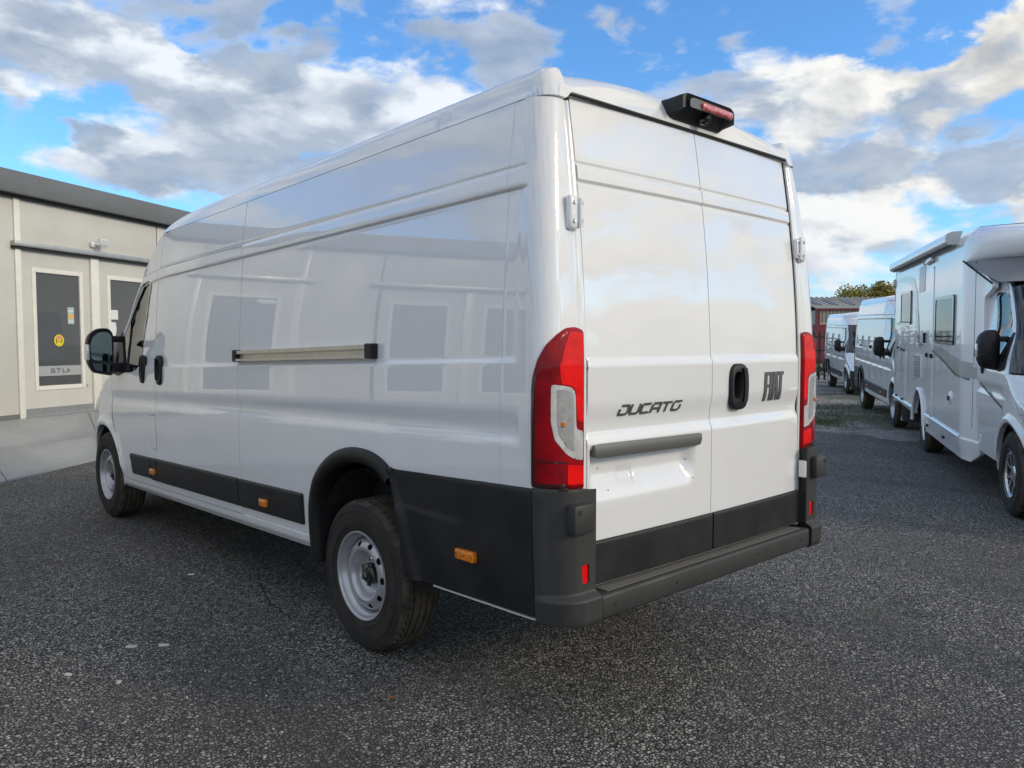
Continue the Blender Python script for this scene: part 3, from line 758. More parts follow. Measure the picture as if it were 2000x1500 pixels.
        q = MB(); bx0, bx1 = sorted((s*.792, s*.846)); q.rbox(bx0, bx1, -.050, -.010, .800, .885, .004, 1); q.build('lower_hinge', PAINT, root, True, 30)
        q = MB(); yy0 = float(yrc(np.array(1.96)))
        hx0, hx1 = sorted((s*.832, s*.878)); q.rbox(hx0, hx1, yy0-.026, yy0+.004, 1.895, 2.022, .013, 3)
        hx2, hx3 = sorted((s*.797, s*.836)); q.rbox(hx2, hx3, yy0-.020, yy0+.004, 1.910, 2.008, .006, 2)
        xk = s*.822; q.tube([(xk, yy0-.026, 1.905), (xk, yy0-.026, 2.012)], .0065, 10)
        for zz in (1.925, 1.99): q.tube([(xk-s*.012, yy0-.022, zz), (xk-s*.002, yy0-.03, zz+.010)], .006, 6)
        hg = q.build('door_hinge', PAINT, root, True, 40)
        for zz in (1.925, 1.993):
            q = MB(); q.lathe([(.0, .0), (.008, .0), (.009, -.002), (.0145, -.0045)], 16); bo = q.build('hinge_bolt', SEAM, hg, True); bo.rotation_euler = (0, 0, -math.pi/2); bo.location = (s*.855, yy0-.0265, zz)
            q = MB(); q.lathe([(.0, .006), (.0065, .006), (.008, .0), (.008, -.003)], 6); bo = q.build('hinge_bolt', CHROME, hg, True, 30); bo.rotation_euler = (0, 0, -math.pi/2); bo.location = (s*.855, yy0-.0265, zz)
        # rear door
        x0, x1 = sorted((s*.797, s*.0025))
        rd = panel('rear_door', [(x0, .562), (x1, .562), (x1, 2.408), (x0+(.012 if s < 0 else 0), 2.408)] if s < 0 else [(x0, .562), (x1, .562), (x1-.012, 2.408), (x0, 2.408)], rear_fn(), PAINT, root, ([oval(.206, 1.283, .136, .196, 24)] if s > 0 else []), du=.016, dv=.014, ev=(.87, .9, .94, 1.075, 1.08, 1.085, 1.10, 1.115, 1.13, 1.145, 1.402, 1.41, 1.42, 1.428, 2.075, 2.082, 2.087, 2.092, 2.096, 2.148, 2.152, 2.157, 2.162), eu=(-.597, -.591, -.585, -.508, -.502, -.496, -.145, -.13, -.115, -.105, -.79, -.77, -.745), flange=.03)
        xa, xb = sorted((s*.792, s*.006))
        pl = [(xa, .569), (xb, .569), (xb, .734), (xa, .734)]
        def oc(x, z):
            t = np.clip((.734-z)/.014, 0, 1); y = YR(x, z)-.004-.010*np.sqrt(np.clip(2*t-t*t, 0, 1)); return (x, y, z-K*y)
        panel('rear_door_cladding', pl, oc, CLAD, rd, du=.03, dv=.012, flange=.012, ev=(.731, .728, .724))
        if s < 0:
            pb = rnd([(-.772, 1.048), (-.106, 1.044), (-.100, 1.098), (-.772, 1.103)], .01, 2)
            def ob(x, z):
                zc = (z-1.073)/.028; y = YR(x, np.full_like(z, 1.11))-.022+.006*zc**2; return (x, y, z-K*y)
            panel('plate_light_bar', pb, ob, BARG, rd, du=.03, dv=.008, flange=.03)
            for (a, c) in ((-.695, 1.00), (-.155, .985), (-.665, .915), (-.135, .905)):
                q = MB(); yy_ = float(YR(a, c)); q.lathe([(0, 0), (.0032, 0)], 8); h_ = q.build('screw_hole', SEAM, rd); h_.rotation_euler = (0, 0, math.pi/2); h_.location = (a, yy_-.0012, c)
        else:
            O = V3(rear_fn(), .206, 1.283); handle('rear_door_handle', rd, O, (1, 0, 0), (0, 0, 1), (0, -1, 0), .148, .212)
    # roof
    ex = [.934*q for q in (.83, .845, .855, .865, .875, .885, .9, .92, .94, .95, .96, .97, .975, .98, .985, .99, .993, .997)]; ex = ex+[-q for q in ex]
    yfr = [(.934*math.sin(a), 3.97+.50*math.sqrt(max(0, 1-abs(math.sin(a))**3))-.004) for a in np.linspace(-math.pi/2, math.pi/2, 60)]
    rear_e = [(x, float(yedge(np.array(x)))) for x in np.linspace(-.83, .83, 24)]
    arcR = [(.846+.088*math.sin(t), .174-.088*math.cos(t)) for t in np.linspace(.06, math.pi/2, 10)]
    arcL = [(-a, c) for a, c in arcR[::-1]]
    panel('roof', arcL+rear_e+arcR+yfr[::-1], roof_fn, PAINT, root, du=.03, dv=.04, eu=ex, ev=[.094, .104, .114, .125, .135, .15, .17, .19, .21, .24, .27, .31, .35, .39], flange=.03)
    # gutter strip (dark joint under the roof edge)
    b = MB()
    for s in (-1, 1):
        pts = [(s*.9335, y, 2.3895-K*y) for y in np.linspace(.20, 3.97, 30)]
        b.tube(pts, .0032, 6)
    b.tube([(x, .5*float(YR(x, 2.412, False))+.5*.089+.001, 2.4135-K*.1) for x in np.linspace(-.80, .80, 16)], .0062, 6)
    for s in (-1, 1):
        b.tube([(s*.7995, float(yrc(np.array(z)))+.012, z) for z in np.linspace(.56, 2.41, 24)], .0035, 6)
    b.build('rubber_seal', SEAM, root, True)
    # front end
    ff_ = front_fn
    panel('windscreen', [(-.898, 1.36), (.898, 1.36), (.898, 2.16), (-.898, 2.16)], ff_, GLASS, root, du=.05, dv=.05, flange=0)
    panel('roof_front', [(-1, 2.163), (1, 2.163), (1, 2.39), (-1, 2.39)], ff_, PAINT, root, du=.035, dv=.02, flange=.02)
    for s in (-1, 1):
        a, c = sorted((s*.90, s*1.0)); panel('windscreen_pillar', [(a, 1.345), (c, 1.345), (c, 2.16), (a, 2.16)], ff_, PAINT, root, du=.02, dv=.03, flange=.02)
        a, c = sorted((s*.62, s*.93))
        hl = panel('headlight', rnd([(a, .92), (c, .90), (c, 1.17), (a, 1.02)] if s > 0 else [(a, .90), (c, .92), (c, 1.02), (a, 1.17)], .03, 3), lambda u, z: tuple(np.asarray(ff_(u, z))+np.array([0, .006, 0])[:, None]*np.ones_like(u)), CLEAR, root, du=.02, dv=.015, flange=.02)
    panel('bonnet', [(-.995, 1.04), (.995, 1.04), (.995, 1.345), (-.995, 1.345)], ff_, PAINT, root, du=.035, dv=.02, flange=.02)
    panel('nose_panel', [(-1, .84), (1, .84), (1, 1.034), (-1, 1.034)], ff_, PAINT, root, du=.035, dv=.02, flange=.02)
    fb = panel('front_bumper', [(-1, .30), (1, .30), (1, .835), (-1, .835)], ff_, CLAD, root, du=.035, dv=.02, flange=.03)
    panel('grille', rnd([(-.45, .62), (.45, .62), (.50, .80), (-.50, .80)], .03, 3), lambda u, z: tuple(np.asarray(ff_(u, z))+np.array([0, .006, 0])[:, None]*np.ones_like(u)), GLOSSB, root, du=.03, dv=.02, flange=.01)
    b = MB(); b.tube([(.05, 5.70, 1.25), (-.35, 5.66, 1.30), (-.62, 5.5, 1.35)], .010, 6); b.tube([(.62, 5.56, 1.22), (.2, 5.68, 1.27), (0, 5.70, 1.30)], .010, 6); b.build('windscreen_wiper', SEAM, root)
    # step, pods, under body
    b = MB(); ys = -.078
    b.rbox(-.797, .797, ys, .045, .455, .548, .014, 3)
    st = b.build('rear_step', CLADG, root, True, 40)
    g = MB(); g.box(-.745, .745, ys+.020, .028, .5475, .5485); g.build('step_tread', SEAM, st)  # black sheet under the ribs colours the grooves dark
    for k in range(7):
        g = MB(); yy = ys+.022+k*.0145; g.rbox(-.742, .742, yy, yy+.0085, .547, .553, .002, 1); g.build('step_rib', RIBG, st)
    for x in (-.72, -.33, .30, .70):
        g = MB(); g.lathe([(0, 0), (.007, 0)], 12); o = g.build('sensor_hole', SEAM, st); o.rotation_euler = (0, 0, math.pi/2); o.location = (x, ys-.0012, .502)
    # camera / third brake light pod
    b = MB()
    fr = rnd([(-.190, 2.452), (-.165, 2.436), (.19, 2.436), (.215, 2.452), (.215, 2.520), (.185, 2.534), (-.16, 2.534), (-.190, 2.520)], .015, 2)
    n = len(fr); base = len(b.v)
    for sc, y, dz in ((1.0, .17, .0), (1.0, .10, .0), (1.0, .04, 0.0), (.97, .022, .002), (.90, .018, .002)):
        for (a, c) in fr: b.v.append((a*sc, y+(.060 if c < 2.46 and y < .05 else 0), 2.50+(c-2.50)*(sc if sc < 1 else 1)+dz-(.0 if y < .05 else .004)))
    for i in range(4):
        for k in range(n): b.f.append((base+i*n+k, base+i*n+(k+1) % n, base+(i+1)*n+(k+1) % n, base+(i+1)*n+k)); b.mi.append(0)
    b.f.append(tuple(base+4*n+k for k in range(n))); b.mi.append(0)
    pod = b.build('camera_pod', CLAD, root, True, 38)
    def fp(name, pts, m0, y, d=.006, par=pod):
        q = MB(); q.poly([(a, y, c) for a, c in pts], (0, -d, 0)); return q.build(name, m0, par)
    fp('lamp_recess', rnd([(-.140, 2.478), (.180, 2.478), (.185, 2.515), (-.115, 2.520), (-.140, 2.512)], .014, 3), BARG, .0185, .003)
    lampm = MB(); lampm.rbox(-.060, .176, .004, .02, 2.481, 2.512, .011, 3); lampm.build('high_brake_light', mat('red_lens_pink', (.50, .02, .035), .22, coat=1.0, bump=(90, .4, .003), var=(40, .5, (.85, .30, .30))), pod, True, 40)
    q = MB(); q.lathe([(0, 0), (.012, 0), (.018, -.006), (.026, -.006), (.030, -.03)], 20); o = q.build('reversing_camera', GLOSSB, pod, True, 40); o.rotation_euler = (0, .0, -math.pi/2-.0); o.location = (.02, .028, 2.452); o.rotation_euler = (0, 0.5, -math.pi/2)
    # markers
    for s in (-1, 1):
        for (yc, zc) in ((.436, .652), (2.244, .640), (4.092, .645)):
            ln = .118 if yc < 1 else .085
            q = MB(); xo = float(XS(yc, zc, False))+(.018 if yc > 1 else .014); a, c = sorted((s*(xo-.01), s*(xo+.016))); q.rbox(a, c, yc-ln/2, yc+ln/2, zc-.021-K*yc, zc+.021-K*yc, .006, 2)
            mk_ = q.build('side_marker_lamp', ORANGE, root, True, 40)
            for dy in (-ln*.4, 0, ln*.4):
                q = MB(); q.lathe([(0, 0), (.004, 0), (.0045, -.002*s)], 8); o = q.build('lamp_screw', mat('lamp_screw', (.18, .07, .02), .5), mk_); o.location = (s*(xo+.0172), yc+dy, zc-K*yc)
    b = MB(); b.box(-.60, .60, .10, 5.0, .46, .62); b.box(-.93, .93, 1.74, 4.0, .47, .56); b.box(-.95, .95, .10, .80, .47, .60)
    b.box(-.70, .70, .10, 4.0, .60, 1.08)
    b.box(-.88, .88, .14, 3.80, 1.08, 2.02); b.box(-.84, .84, .16, 3.9, 2.02, 2.28); b.box(-.95, .95, 1.76, 3.90, .56, 1.08); b.box(-.95, .95, .14, .80, .60, 1.08); b.box(-.60, .60, 4.9, 5.9, .30, 1.0)  # black filler boxes added inside the body so panel gaps read dark
    b.box(-.95, .95, 4.05, 4.84, .42, .62)
    b.build('underbody', DARK, root)
    # white sill flange under the rear quarter, leaf springs, axle
    b = MB()
    for s in (-1, 1):
        a, c = sorted((s*.93, s*.99)); b.add([(a, .08, .462), (c, .08, .462), (c, .70, .448), (a, .70, .448), (a, .08, .468), (c, .08, .480), (c, .70, .462), (a, .70, .456)], [(0, 1, 2, 3), (4, 5, 6, 7), (0, 1, 5, 4), (2, 3, 7, 6), (1, 2, 6, 5), (0, 3, 7, 4)])
    b.build('lower_body_flange', PAINT, root)
    b = MB(); b.tube([(-.9, 1.284, .365), (.9, 1.284, .365)], .05, 10)
    for s in (-1, 1): b.tube([(s*.60, .75, .42), (s*.60, 1.284, .30), (s*.60, 1.85, .40)], .03, 6)
    b.build('rear_axle', UNDER, root, True)
    # cab
    for x in (-.52, .52, .12):
        b = MB(); b.rbox(x-.24, x+.24, 4.35, 4.85, .80, .95, .04, 2); b.rbox(x-.23, x+.23, 4.20, 4.34, .93, 1.55, .05, 2); b.rbox(x-.13, x+.13, 4.20, 4.29, 1.56, 1.76, .04, 2)
        b.build('seat', SEAT, root, True, 40)
    b = MB(); b.rbox(-.88, .88, 5.05, 5.5, .85, 1.22, .05, 2); b.box(-.9, .9, 4.0, 5.2, .62, .70); b.build('dashboard', DARK, root, True, 40)
    b = MB(); b.tube([(-.45+.20*math.sin(t), 4.95-.06*math.cos(t), 1.22+.19*math.cos(t)) for t in np.linspace(0, 2*math.pi, 25)], .015, 8, cap=False); b.tube([(-.45, 4.96, 1.22), (-.45, 5.2, 1.12)], .03, 8); b.tube([(-.64, 4.95, 1.22), (-.26, 4.95, 1.22)], .015, 6); b.build('steering_wheel', SEAT, root, True)
    # badges
    def letter(lines_, wd, org, U, V, h=.0025):
        y0 = float(YR(org[0], org[1])); q = MB(); q.stroke(lines_, wd, (org[0], 0, org[1]), U, V, (0, -1, 0), h)
        sub_ = []
        for ln in lines_:
            L_, wd_ = ln if isinstance(ln, tuple) else (ln, wd)
            out_ = []
            for i in range(len(L_)-1):
                (a0, c0), (a1, c1) = L_[i], L_[i+1]; n_ = max(1, int(math.hypot(a1-a0, c1-c0)/.010))
                out_ += [(a0+(a1-a0)*j/n_, c0+(c1-c0)*j/n_) for j in range(n_)]
            sub_.append((out_+[L_[-1]], wd_))
        q = MB(); q.stroke(sub_, wd, (org[0], 0, org[1]), U, V, (0, -1, 0), h)
        q.v = [(x, float(YR(x, z))-.0015-(.0035 if y < -h/2 else -.003), z) for x, y, z in q.v]; return q.build('badge_letter', BADGE, root)
    X0, Z0, H = .440, 1.2055, .138; sl = .07
    U = (1, 0, .0); Vv = (sl, 0, 1)
    letter([([(.0116, 0), (.0116, H)], .023), ([(.020, H-.008), (.049, H-.008)], .016), ([(.020, .0707), (.043, .0707)], .0155)], .018, (X0, Z0), U, Vv)
    letter([([(.0605, 0), (.0605, H)], .022)], .02, (X0, Z0), U, Vv)
    letter([([(.086, 0), (.090, H)], .021), ([(.126, 0), (.1115, H)], .021), ([(.092, H-.008), (.110, H-.008)], .016), ([(.092, .0707), (.118, .0707)], .0155)], .018, (X0, Z0), U, Vv)
    letter([([(.1565, 0), (.1565, H)], .022), ([(.131, H-.008), (.182, H-.008)], .0165)], .02, (X0, Z0), U, Vv)
    X0, Z0, hh = -.622, 1.200, .042; U = (1, 0, 0); Vv = (.42, 0, 1); wd = .0095
    def L2(lst, off): letter([([(a*.050+off, c*hh) for a, c in ln], wd) for ln in lst], wd, (X0, Z0), U, Vv)
    pit = .0655
    L2([[(0, .10), (.85, .10), (1.02, .3), (1.02, .75), (.85, .92), (.12, .92)], [(0.02, .1), (.02, .62)]], 0)
    L2([[(0, 1.0), (0, .28), (.15, .1), (.85, .1), (1.0, .28), (1.0, 1.0)]], pit)
    L2([[(1.0, .92), (.15, .92), (0, .75), (0, .28), (.15, .1), (1.0, .1)]], 2*pit)
    L2([[(0, 0), (0, .70), (.18, .92), (1.0, .92), (1.0, 0)], [(.02, .42), (1.0, .42)]], 3*pit)
    L2([[(0, .92), (1.1, .92)], [(.52, .92), (.52, 0)]], 4*pit)
    L2([[(1.05, .95), (.2, .95), (0, .75), (0, .25), (.15, .1), (.80, .1), (1.0, .28), (1.0, .62)]], 5*pit+.004)
    # wheels
    for s in (-1, 1):
        for (y, xo) in ((1.284, .992), (5.319, 1.008)):
            w_ = make_wheel(s, y, xo, .365); w_.parent = root
    return root
van = make_van()
#==REST==
# ================================================================== ground
def sheet(name, pts, z, m, kind='structure'):
    o = mk(name, [(x, y, z) for x, y in pts], [tuple(range(len(pts)))], m)
    return tag(o, kind=kind)
def tarmac_mat():
    m = bpy.data.materials.new('tarmac'); m.use_nodes = True; t = NT(m.node_tree); b = t.n['Principled BSDF']
    P = t.node('ShaderNodeTexCoord').outputs['Object']
    wv = t.node('ShaderNodeTexNoise', {'Vector': P, 'Scale': 60.0, 'Detail': 2})
    Pd = t.vmath('MULTIPLY_ADD', t.vmath('SUBTRACT', wv.outputs['Color'], (.5, .5, .5)).outputs[0], (.012, .012, .012), P).outputs[0]
    v = t.node('ShaderNodeTexVoronoi', {'Vector': Pd, 'Scale': 62.0}, feature='F1')
    v2 = t.node('ShaderNodeTexVoronoi', {'Vector': Pd, 'Scale': 62.0}, feature='DISTANCE_TO_EDGE')
    v3 = t.node('ShaderNodeTexVoronoi', {'Vector': P, 'Scale': 210.0}, feature='F1')
    big = t.noise(P, .55, 5, .6); mid = t.noise(P, 3.2, 5, .65); fine = t.noise(P, 380, 3, .6)
    rnd_ = t.node('ShaderNodeSeparateColor', {0: v.outputs['Color']}).outputs[0]
    rnd2 = t.node('ShaderNodeSeparateColor', {0: v.outputs['Color']}).outputs[1]
    stone = t.mixc(t.math('POWER', rnd_, 1.6), (.21, .203, .190), (.70, .675, .625))
    stone = t.mixc(t.mapr(rnd2, .90, .99), stone, (.52, .51, .48))
    stone = t.mixc(t.math('MULTIPLY', t.mapr(fine, .3, .7), .35), stone, (.07, .068, .064))
    edge = t.mapr(v2.outputs['Distance'], .02, .24, 0, 1, True)
    c = t.mixc(edge, (.018, .018, .018), stone)
    c = t.mixc(t.math('MULTIPLY', t.mapr(big, .42, .64, 0, 1, True), .40), c, (.075, .077, .080))
    c = t.mixc(t.math('MULTIPLY', t.mapr(mid, .52, .75, 0, 1, True), .25), c, (.19, .175, .15))
    Ptr = t.vmath('MULTIPLY', P, (1.5, .16, 1)).outputs[0]
    trk = t.noise(Ptr, 1.0, 3, .5)
    c = t.mixc(t.math('MULTIPLY', t.mapr(trk, .50, .68, 0, 1, True), .32), c, (.050, .051, .054))
    c = t.mixc(t.math('MULTIPLY', t.mapr(t.noise(P, .9, 6, .7), .62, .70, 0, 1, True), .45), c, (.030, .030, .032))
    sepP = t.node('ShaderNodeSeparateXYZ', {0: P})
    moss = t.math('MULTIPLY', t.mapr(t.noise(P, 1.1, 5, .7), .60, .72, 0, 1, True), .30)
    c = t.mixc(moss, c, (.13, .125, .08))
    t.l.new(c, b.inputs['Base Color'])
    b.inputs['Roughness'].default_value = .7; b.inputs['Specular IOR Level'].default_value = .18
    h = t.math('ADD', t.math('MULTIPLY', edge, .8), t.math('ADD', t.math('MULTIPLY', rnd_, .9), t.math('MULTIPLY', fine, .25)))
    h = t.math('ADD', h, t.math('MULTIPLY', v3.outputs['Distance'], .3))
    bn = t.node('ShaderNodeBump', {'Height': h, 'Strength': .9, 'Distance': .0055})
    t.l.new(bn.outputs[0], b.inputs['Normal'])
    return m
TAR = tarmac_mat()
def gravel_mat():
    m = bpy.data.materials.new('gravel_and_dirt'); m.use_nodes = True; t = NT(m.node_tree); b = t.n['Principled BSDF']
    P = t.node('ShaderNodeTexCoord').outputs['Object']
    v = t.node('ShaderNodeTexVoronoi', {'Vector': P, 'Scale': 34.0}); r = t.node('ShaderNodeSeparateColor', {0: v.outputs['Color']}).outputs[0]
    c = t.mixc(r, (.12, .115, .11), (.40, .385, .36))
    big = t.noise(P, .45, 6, .65)
    c = t.mixc(t.mapr(big, .46, .58, 0, .85, True), c, (.075, .085, .040))
    c = t.mixc(t.mapr(t.noise(P, 1.7, 4), .5, .7, 0, .5), c, (.045, .042, .038))
    t.l.new(c, b.inputs['Base Color']); b.inputs['Roughness'].default_value = .9
    bn = t.node('ShaderNodeBump', {'Height': t.math('ADD', r, t.noise(P, 25, 4)), 'Strength': .8, 'Distance': .02}); t.l.new(bn.outputs[0], b.inputs['Normal'])
    return m
sheet('ground', [(-1500, -1500), (1500, -1500), (1500, 1500), (-1500, 1500)], -.012, gravel_mat())
ed = [(9.55+.14*math.sin(y*1.9)+.08*math.sin(y*5.3+1)+.05*math.sin(y*13)+.10*rng.normal()*.4, y) for y in np.arange(-26, 34, .22)]
sheet('yard_tarmac', [(-40, -26)]+ed+[(-40, 34)], 0.0, TAR)
# dark sealed line in the tarmac
cl = [(-.70, 3.05), (-.78, 2.86), (-.87, 2.66), (-.95, 2.42), (-1.00, 2.24), (-1.02, 2.05), (-1.05, 1.86)]
pts = []; 
dl = []
for i in range(len(cl)-1):
    for k in range(6):
        f = k/6; dl.append((cl[i][0]*(1-f)+cl[i+1][0]*f, cl[i][1]*(1-f)+cl[i+1][1]*f))
dl = [(x+.010*rng.normal(), y) for x, y in dl]
Lp = [(x-.002-.007*rng.random(), y) for x, y in dl]; Rp = [(x+.002+.007*rng.random(), y+.01) for x, y in dl]
tarm = mat('tar_seal', (.022, .022, .023), .5, bump=(160, .8, .004))
vv = [(x, y, .003) for x, y in Lp]+[(x, y, .003) for x, y in Rp]; n = len(Lp)
tag(mk('tar_seam', vv, [(i, n+i, n+i+1, i+1) for i in range(n-1)], tarm), kind='structure')

# ================================================================== office building on the left
WP0 = Vector((CAMP[0], CAMP[1], 0))
_d = _f-r2*(900/1539.3)
WP0 = Vector((CAMP[0]+_d.x*11.0, CAMP[1]+_d.y*11.0, 0)); WAZ = math.radians(42.489)+math.atan(450/1539.3)
WRZ = math.pi/2-WAZ
CREAM = mat('cream_cladding', (.64, .63, .57), .42, coat=.15, coatr=.2, var=(1.4, .10), bump=(.9, .15, .01))
POST = mat('pale_post', (.85, .83, .74), .35, coat=.3, coatr=.15, var=(7, .10))
GREYM = mat('grey_fascia', (.17, .18, .185), .5, var=(2, .12))
STEEL = mat('worn_aluminium', (.50, .50, .48), .36, metal=.7, var=(9, .2))
bld = empty('office_building', WP0, WRZ)
tag(bld, 'cream single-storey panelled office building with grey fascia and glazed sliding doors', 'building')
ZB = .47
def bb(name, x0, x1, y0, y1, z0, z1, m, par=bld, r=.0):
    q = MB()
    if r: q.rbox(x0, x1, y0, y1, z0, z1, r, 2)
    else: q.box(x0, x1, y0, y1, z0, z1)
    return q.build(name, m, par, bool(r), 40)
OPEN = [-13.2, -7.75, 0.0]        # left end (s of first post) of each door set; the first in view is at 0
S0, S1 = -16.0, 6.4
# wall panels between and above door sets
edges = [S0]
for o_ in OPEN:
    if o_ == 0.0: edges += [-4.56, -3.10]
    edges += [o_-.50, o_+2.15]
edges.append(S1)
for i in range(0, len(edges), 2):
    a, c = edges[i], edges[i+1]; k = max(1, int(round((c-a)/1.9)))
    for j in range(k):
        bb('wall_panel', a+(c-a)*j/k+.004, a+(c-a)*(j+1)/k-.004, .0, .08, ZB+.07, 3.43, CREAM, r=.004)
        bb('wall_post', a+(c-a)*(j+1)/k-.045 if j < k-1 else c-.02, a+(c-a)*(j+1)/k+.045 if j < k-1 else c+.07, -.022, .0, ZB, 3.43, POST, r=.006)
    bb('skirting', a, c, -.012, .09, ZB-.02, ZB+.066, GREYM)
PAPER = mat('white_paper', (.78, .78, .76), .6); YEL = mat('yellow_sticker', (.80, .62, .03), .5); PINK = mat('pink_sticker', (.75, .28, .25), .5)
BLUEP = mat('pale_blue_print', (.42, .56, .60), .5); ORP = mat('orange_print', (.80, .48, .10), .5); FROST = mat('frosted_strip', (.40, .42, .42), .35); LETG = mat('grey_lettering', (.17, .18, .19), .5)
BLK = mat('black_print', (.02, .02, .02), .5)
def leaf(s0, w_, main):
    d = empty('sliding_glass_door', (0, 0, 0), 0, bld)
    x0, x1 = s0, s0+w_; f0, f1 = x0+.17, x1-.13; zf0, zf1 = .84, 2.52
    q = MB(); y0, y1 = .015, .065
    q.box(x0, f0, y0, y1, .54, 2.80); q.box(f1, x1, y0, y1, .54, 2.80); q.box(f0, f1, y0, y1, .54, zf0); q.box(f0, f1, y0, y1, zf1, 2.80)
    q.build('door_leaf', CREAM, d)
    q = MB(); y0, y1 = .002, .05; t = .062
    q.rbox(f0, f0+t, y0, y1, zf0, zf1, .006, 1); q.rbox(f1-t, f1, y0, y1, zf0, zf1, .006, 1)
    q.rbox(f0+t, f1-t, y0, y1, zf0, zf0+t, .006, 1); q.rbox(f0+t, f1-t, y0, y1, zf1-t, zf1, .006, 1)
    q.build('window_frame', POST, d, True, 40)
    bb('glass_pane', f0+t, f1-t, .028, .036, zf0+t, zf1-t, GLASSB, d)
    bb('kick_rail', x0, x1, .004, .016, .50, .60, STEEL, d)
    if main == 1:
        bb('frosted_strip', f0+t, f1-t, .021, .024, 1.035, 1.175, FROST, d)
        q = MB(); cx, cz = .175, 1.53
        q.poly([(cx+.085*math.cos(a), .0225, cz+.085*math.sin(a)) for a in np.linspace(0, 2*math.pi, 29)[:-1]], (0, -.002, 0)); st = q.build('round_sticker', YEL, d)
        q = MB(); q.poly([(cx+.045*math.cos(a), .0198, cz+.045+.024*math.sin(a)) for a in np.linspace(0, 2*math.pi, 17)[:-1]], (0, -.001, 0)); q.build('sticker_print', PINK, d)
        q = MB()
        for sx in (-.045, .045):
            q.box(cx+sx-.006, cx+sx+.006, .0185, .0195, cz-.035, cz+.008); q.poly([(cx+sx+.008*math.cos(a), .0195, cz+.018+.008*math.sin(a)) for a in np.linspace(0, 2*math.pi, 9)[:-1]], (0, -.001, 0))
        q.box(cx-.026, cx+.026, .0185, .0195, cz-.014, cz-.009)
        q.build('sticker_print', BLK, d)
        bb('door_notice', .335, .445, .020, .024, 1.765, 2.005, BLUEP, d)
        bb('notice_print', .345, .435, .0185, .0195, 1.84, 1.91, ORP, d); bb('notice_print', .345, .435, .0185, .0195, 1.80, 1.815, PAPER, d); bb('notice_print', .345, .435, .0185, .0195, 1.945, 1.96, PAPER, d)
        bb('door_lock', .63, .655, .004, .016, .86, .885, STEEL, d)
    if main == 2:
        bb('door_notice', 1.125, 1.285, .020, .024, 1.855, 2.00, PAPER, d); 
        q = MB(); q.poly([(1.135, .024, 1.60), (1.23, .024, 1.61), (1.25, .024, 1.70), (1.235, .024, 1.81), (1.15, .024, 1.815), (1.13, .024, 1.70)], (0, -.003, 0)); q.build('door_notice', PAPER, d)
    return d
for i, o_ in enumerate(OPEN):
    leaf(o_-.42, 1.16, 1 if o_ == 0 else 0); leaf(o_+.90, 1.20, 2 if o_ == 0 else 0)
    bb('wall_post', o_+.745, o_+.895, -.018, .07, .50, 2.80, POST, r=.008)
    bb('wall_panel', o_-.42, o_+2.13, .0, .08, 2.80, 3.43, CREAM, r=.004)
    bb('door_track', o_-.57, o_+2.28, -.085, .0, 2.775, 2.845, STEEL, r=.008)
    bb('track_gap', o_-.57, o_+2.28, -.055, .0, 2.745, 2.772, SEAM)
    bb('threshold', o_-.44, o_+2.13, -.05, .10, ZB-.02, .50, STEEL)
leaf(-4.46, 1.28, 0)
bb('wall_post', -4.56, -4.46, -.018, .07, .50, 2.80, POST, r=.008); bb('wall_post', -3.18, -3.10, -.018, .07, .50, 2.80, POST, r=.008)
bb('wall_panel', -4.55, -3.11, .0, .08, 2.80, 3.43, CREAM, r=.004); bb('door_track', -4.70, -2.95, -.085, .0, 2.775, 2.845, STEEL, r=.008); bb('threshold', -4.55, -3.11, -.05, .10, ZB-.02, .50, STEEL)
# STL lettering on the frosted strip
def sl_(lines_, x):
    q = MB(); q.stroke(lines_, .016, (x, .0205, 1.073), (1, 0, 0), (0, 0, 1), (0, -1, 0), .002); return q.build('sign_letter', LETG, bld)
sl_([[(.07, .058), (.01, .058), (.01, .034), (.065, .034), (.065, .008), (0, .008)]], .02)
sl_([[(0, .058), (.075, .058)], [(.037, .058), (.037, 0)]], .115)
sl_([[(.0, .066), (.0, .008), (.065, .008)]], .225)
q = MB(); q.poly([(.30, .0205, 1.070), (.365, .0205, 1.104), (.30, .0205, 1.138)], (0, -.002, 0)); q.build('sign_letter', LETG, bld)
# fascia and roof, rear walls, interior
bb('fascia', S0-.1, S1+.1, -.16, .1, 3.445, 3.735, GREYM, r=.01)
bb('soffit_shadow', S0, S1, -.06, .0, 3.405, 3.442, SEAM)  # black strip paints in the shadow below the projecting fascia
bb('roof', S0-.1, S1+.1, .1, 7.0, 3.60, 3.70, GREYM)
bb('end_wall', S1-.08, S1, .08, 6.9, .0, 3.60, CREAM); bb('end_wall', S0, S0+.08, .08, 6.9, .0, 3.60, CREAM); bb('rear_wall', S0, S1, 6.9, 7.0, .0, 3.60, CREAM)
ROOMW = mat('room_wall', (.22, .225, .23), .8); ROOMF = mat('room_floor', (.08, .08, .085), .7)
bb('floor_slab', S0+.08, S1-.08, .0, 6.9, .05, ZB-.021, ROOMF); bb('inner_wall', S0+.1, S1-.1, 3.2, 3.3, ZB, 3.0, ROOMW); bb('ceiling', S0+.1, S1-.1, .1, 6.8, 2.95, 3.0, ROOMW)
bb('plinth', S0, S1, -.02, .0, -.02, ZB-.021, GREYM)
EM = bpy.data.materials.new('ceiling_lamp'); EM.use_nodes = True; b_ = EM.node_tree.nodes['Principled BSDF']; b_.inputs['Emission Color'].default_value = (.9, .97, 1, 1); b_.inputs['Emission Strength'].default_value = 16.0
for (xa, ya, wa) in ((1.55, 2.3, .28), (2.15, 2.3, .42), (3.0, 2.2, .4), (-5.2, 2.3, .5), (-4.2, 2.1, .5)): bb('ceiling_lamp', xa, xa+wa, ya, ya+.25, 2.60, 2.66, EM)
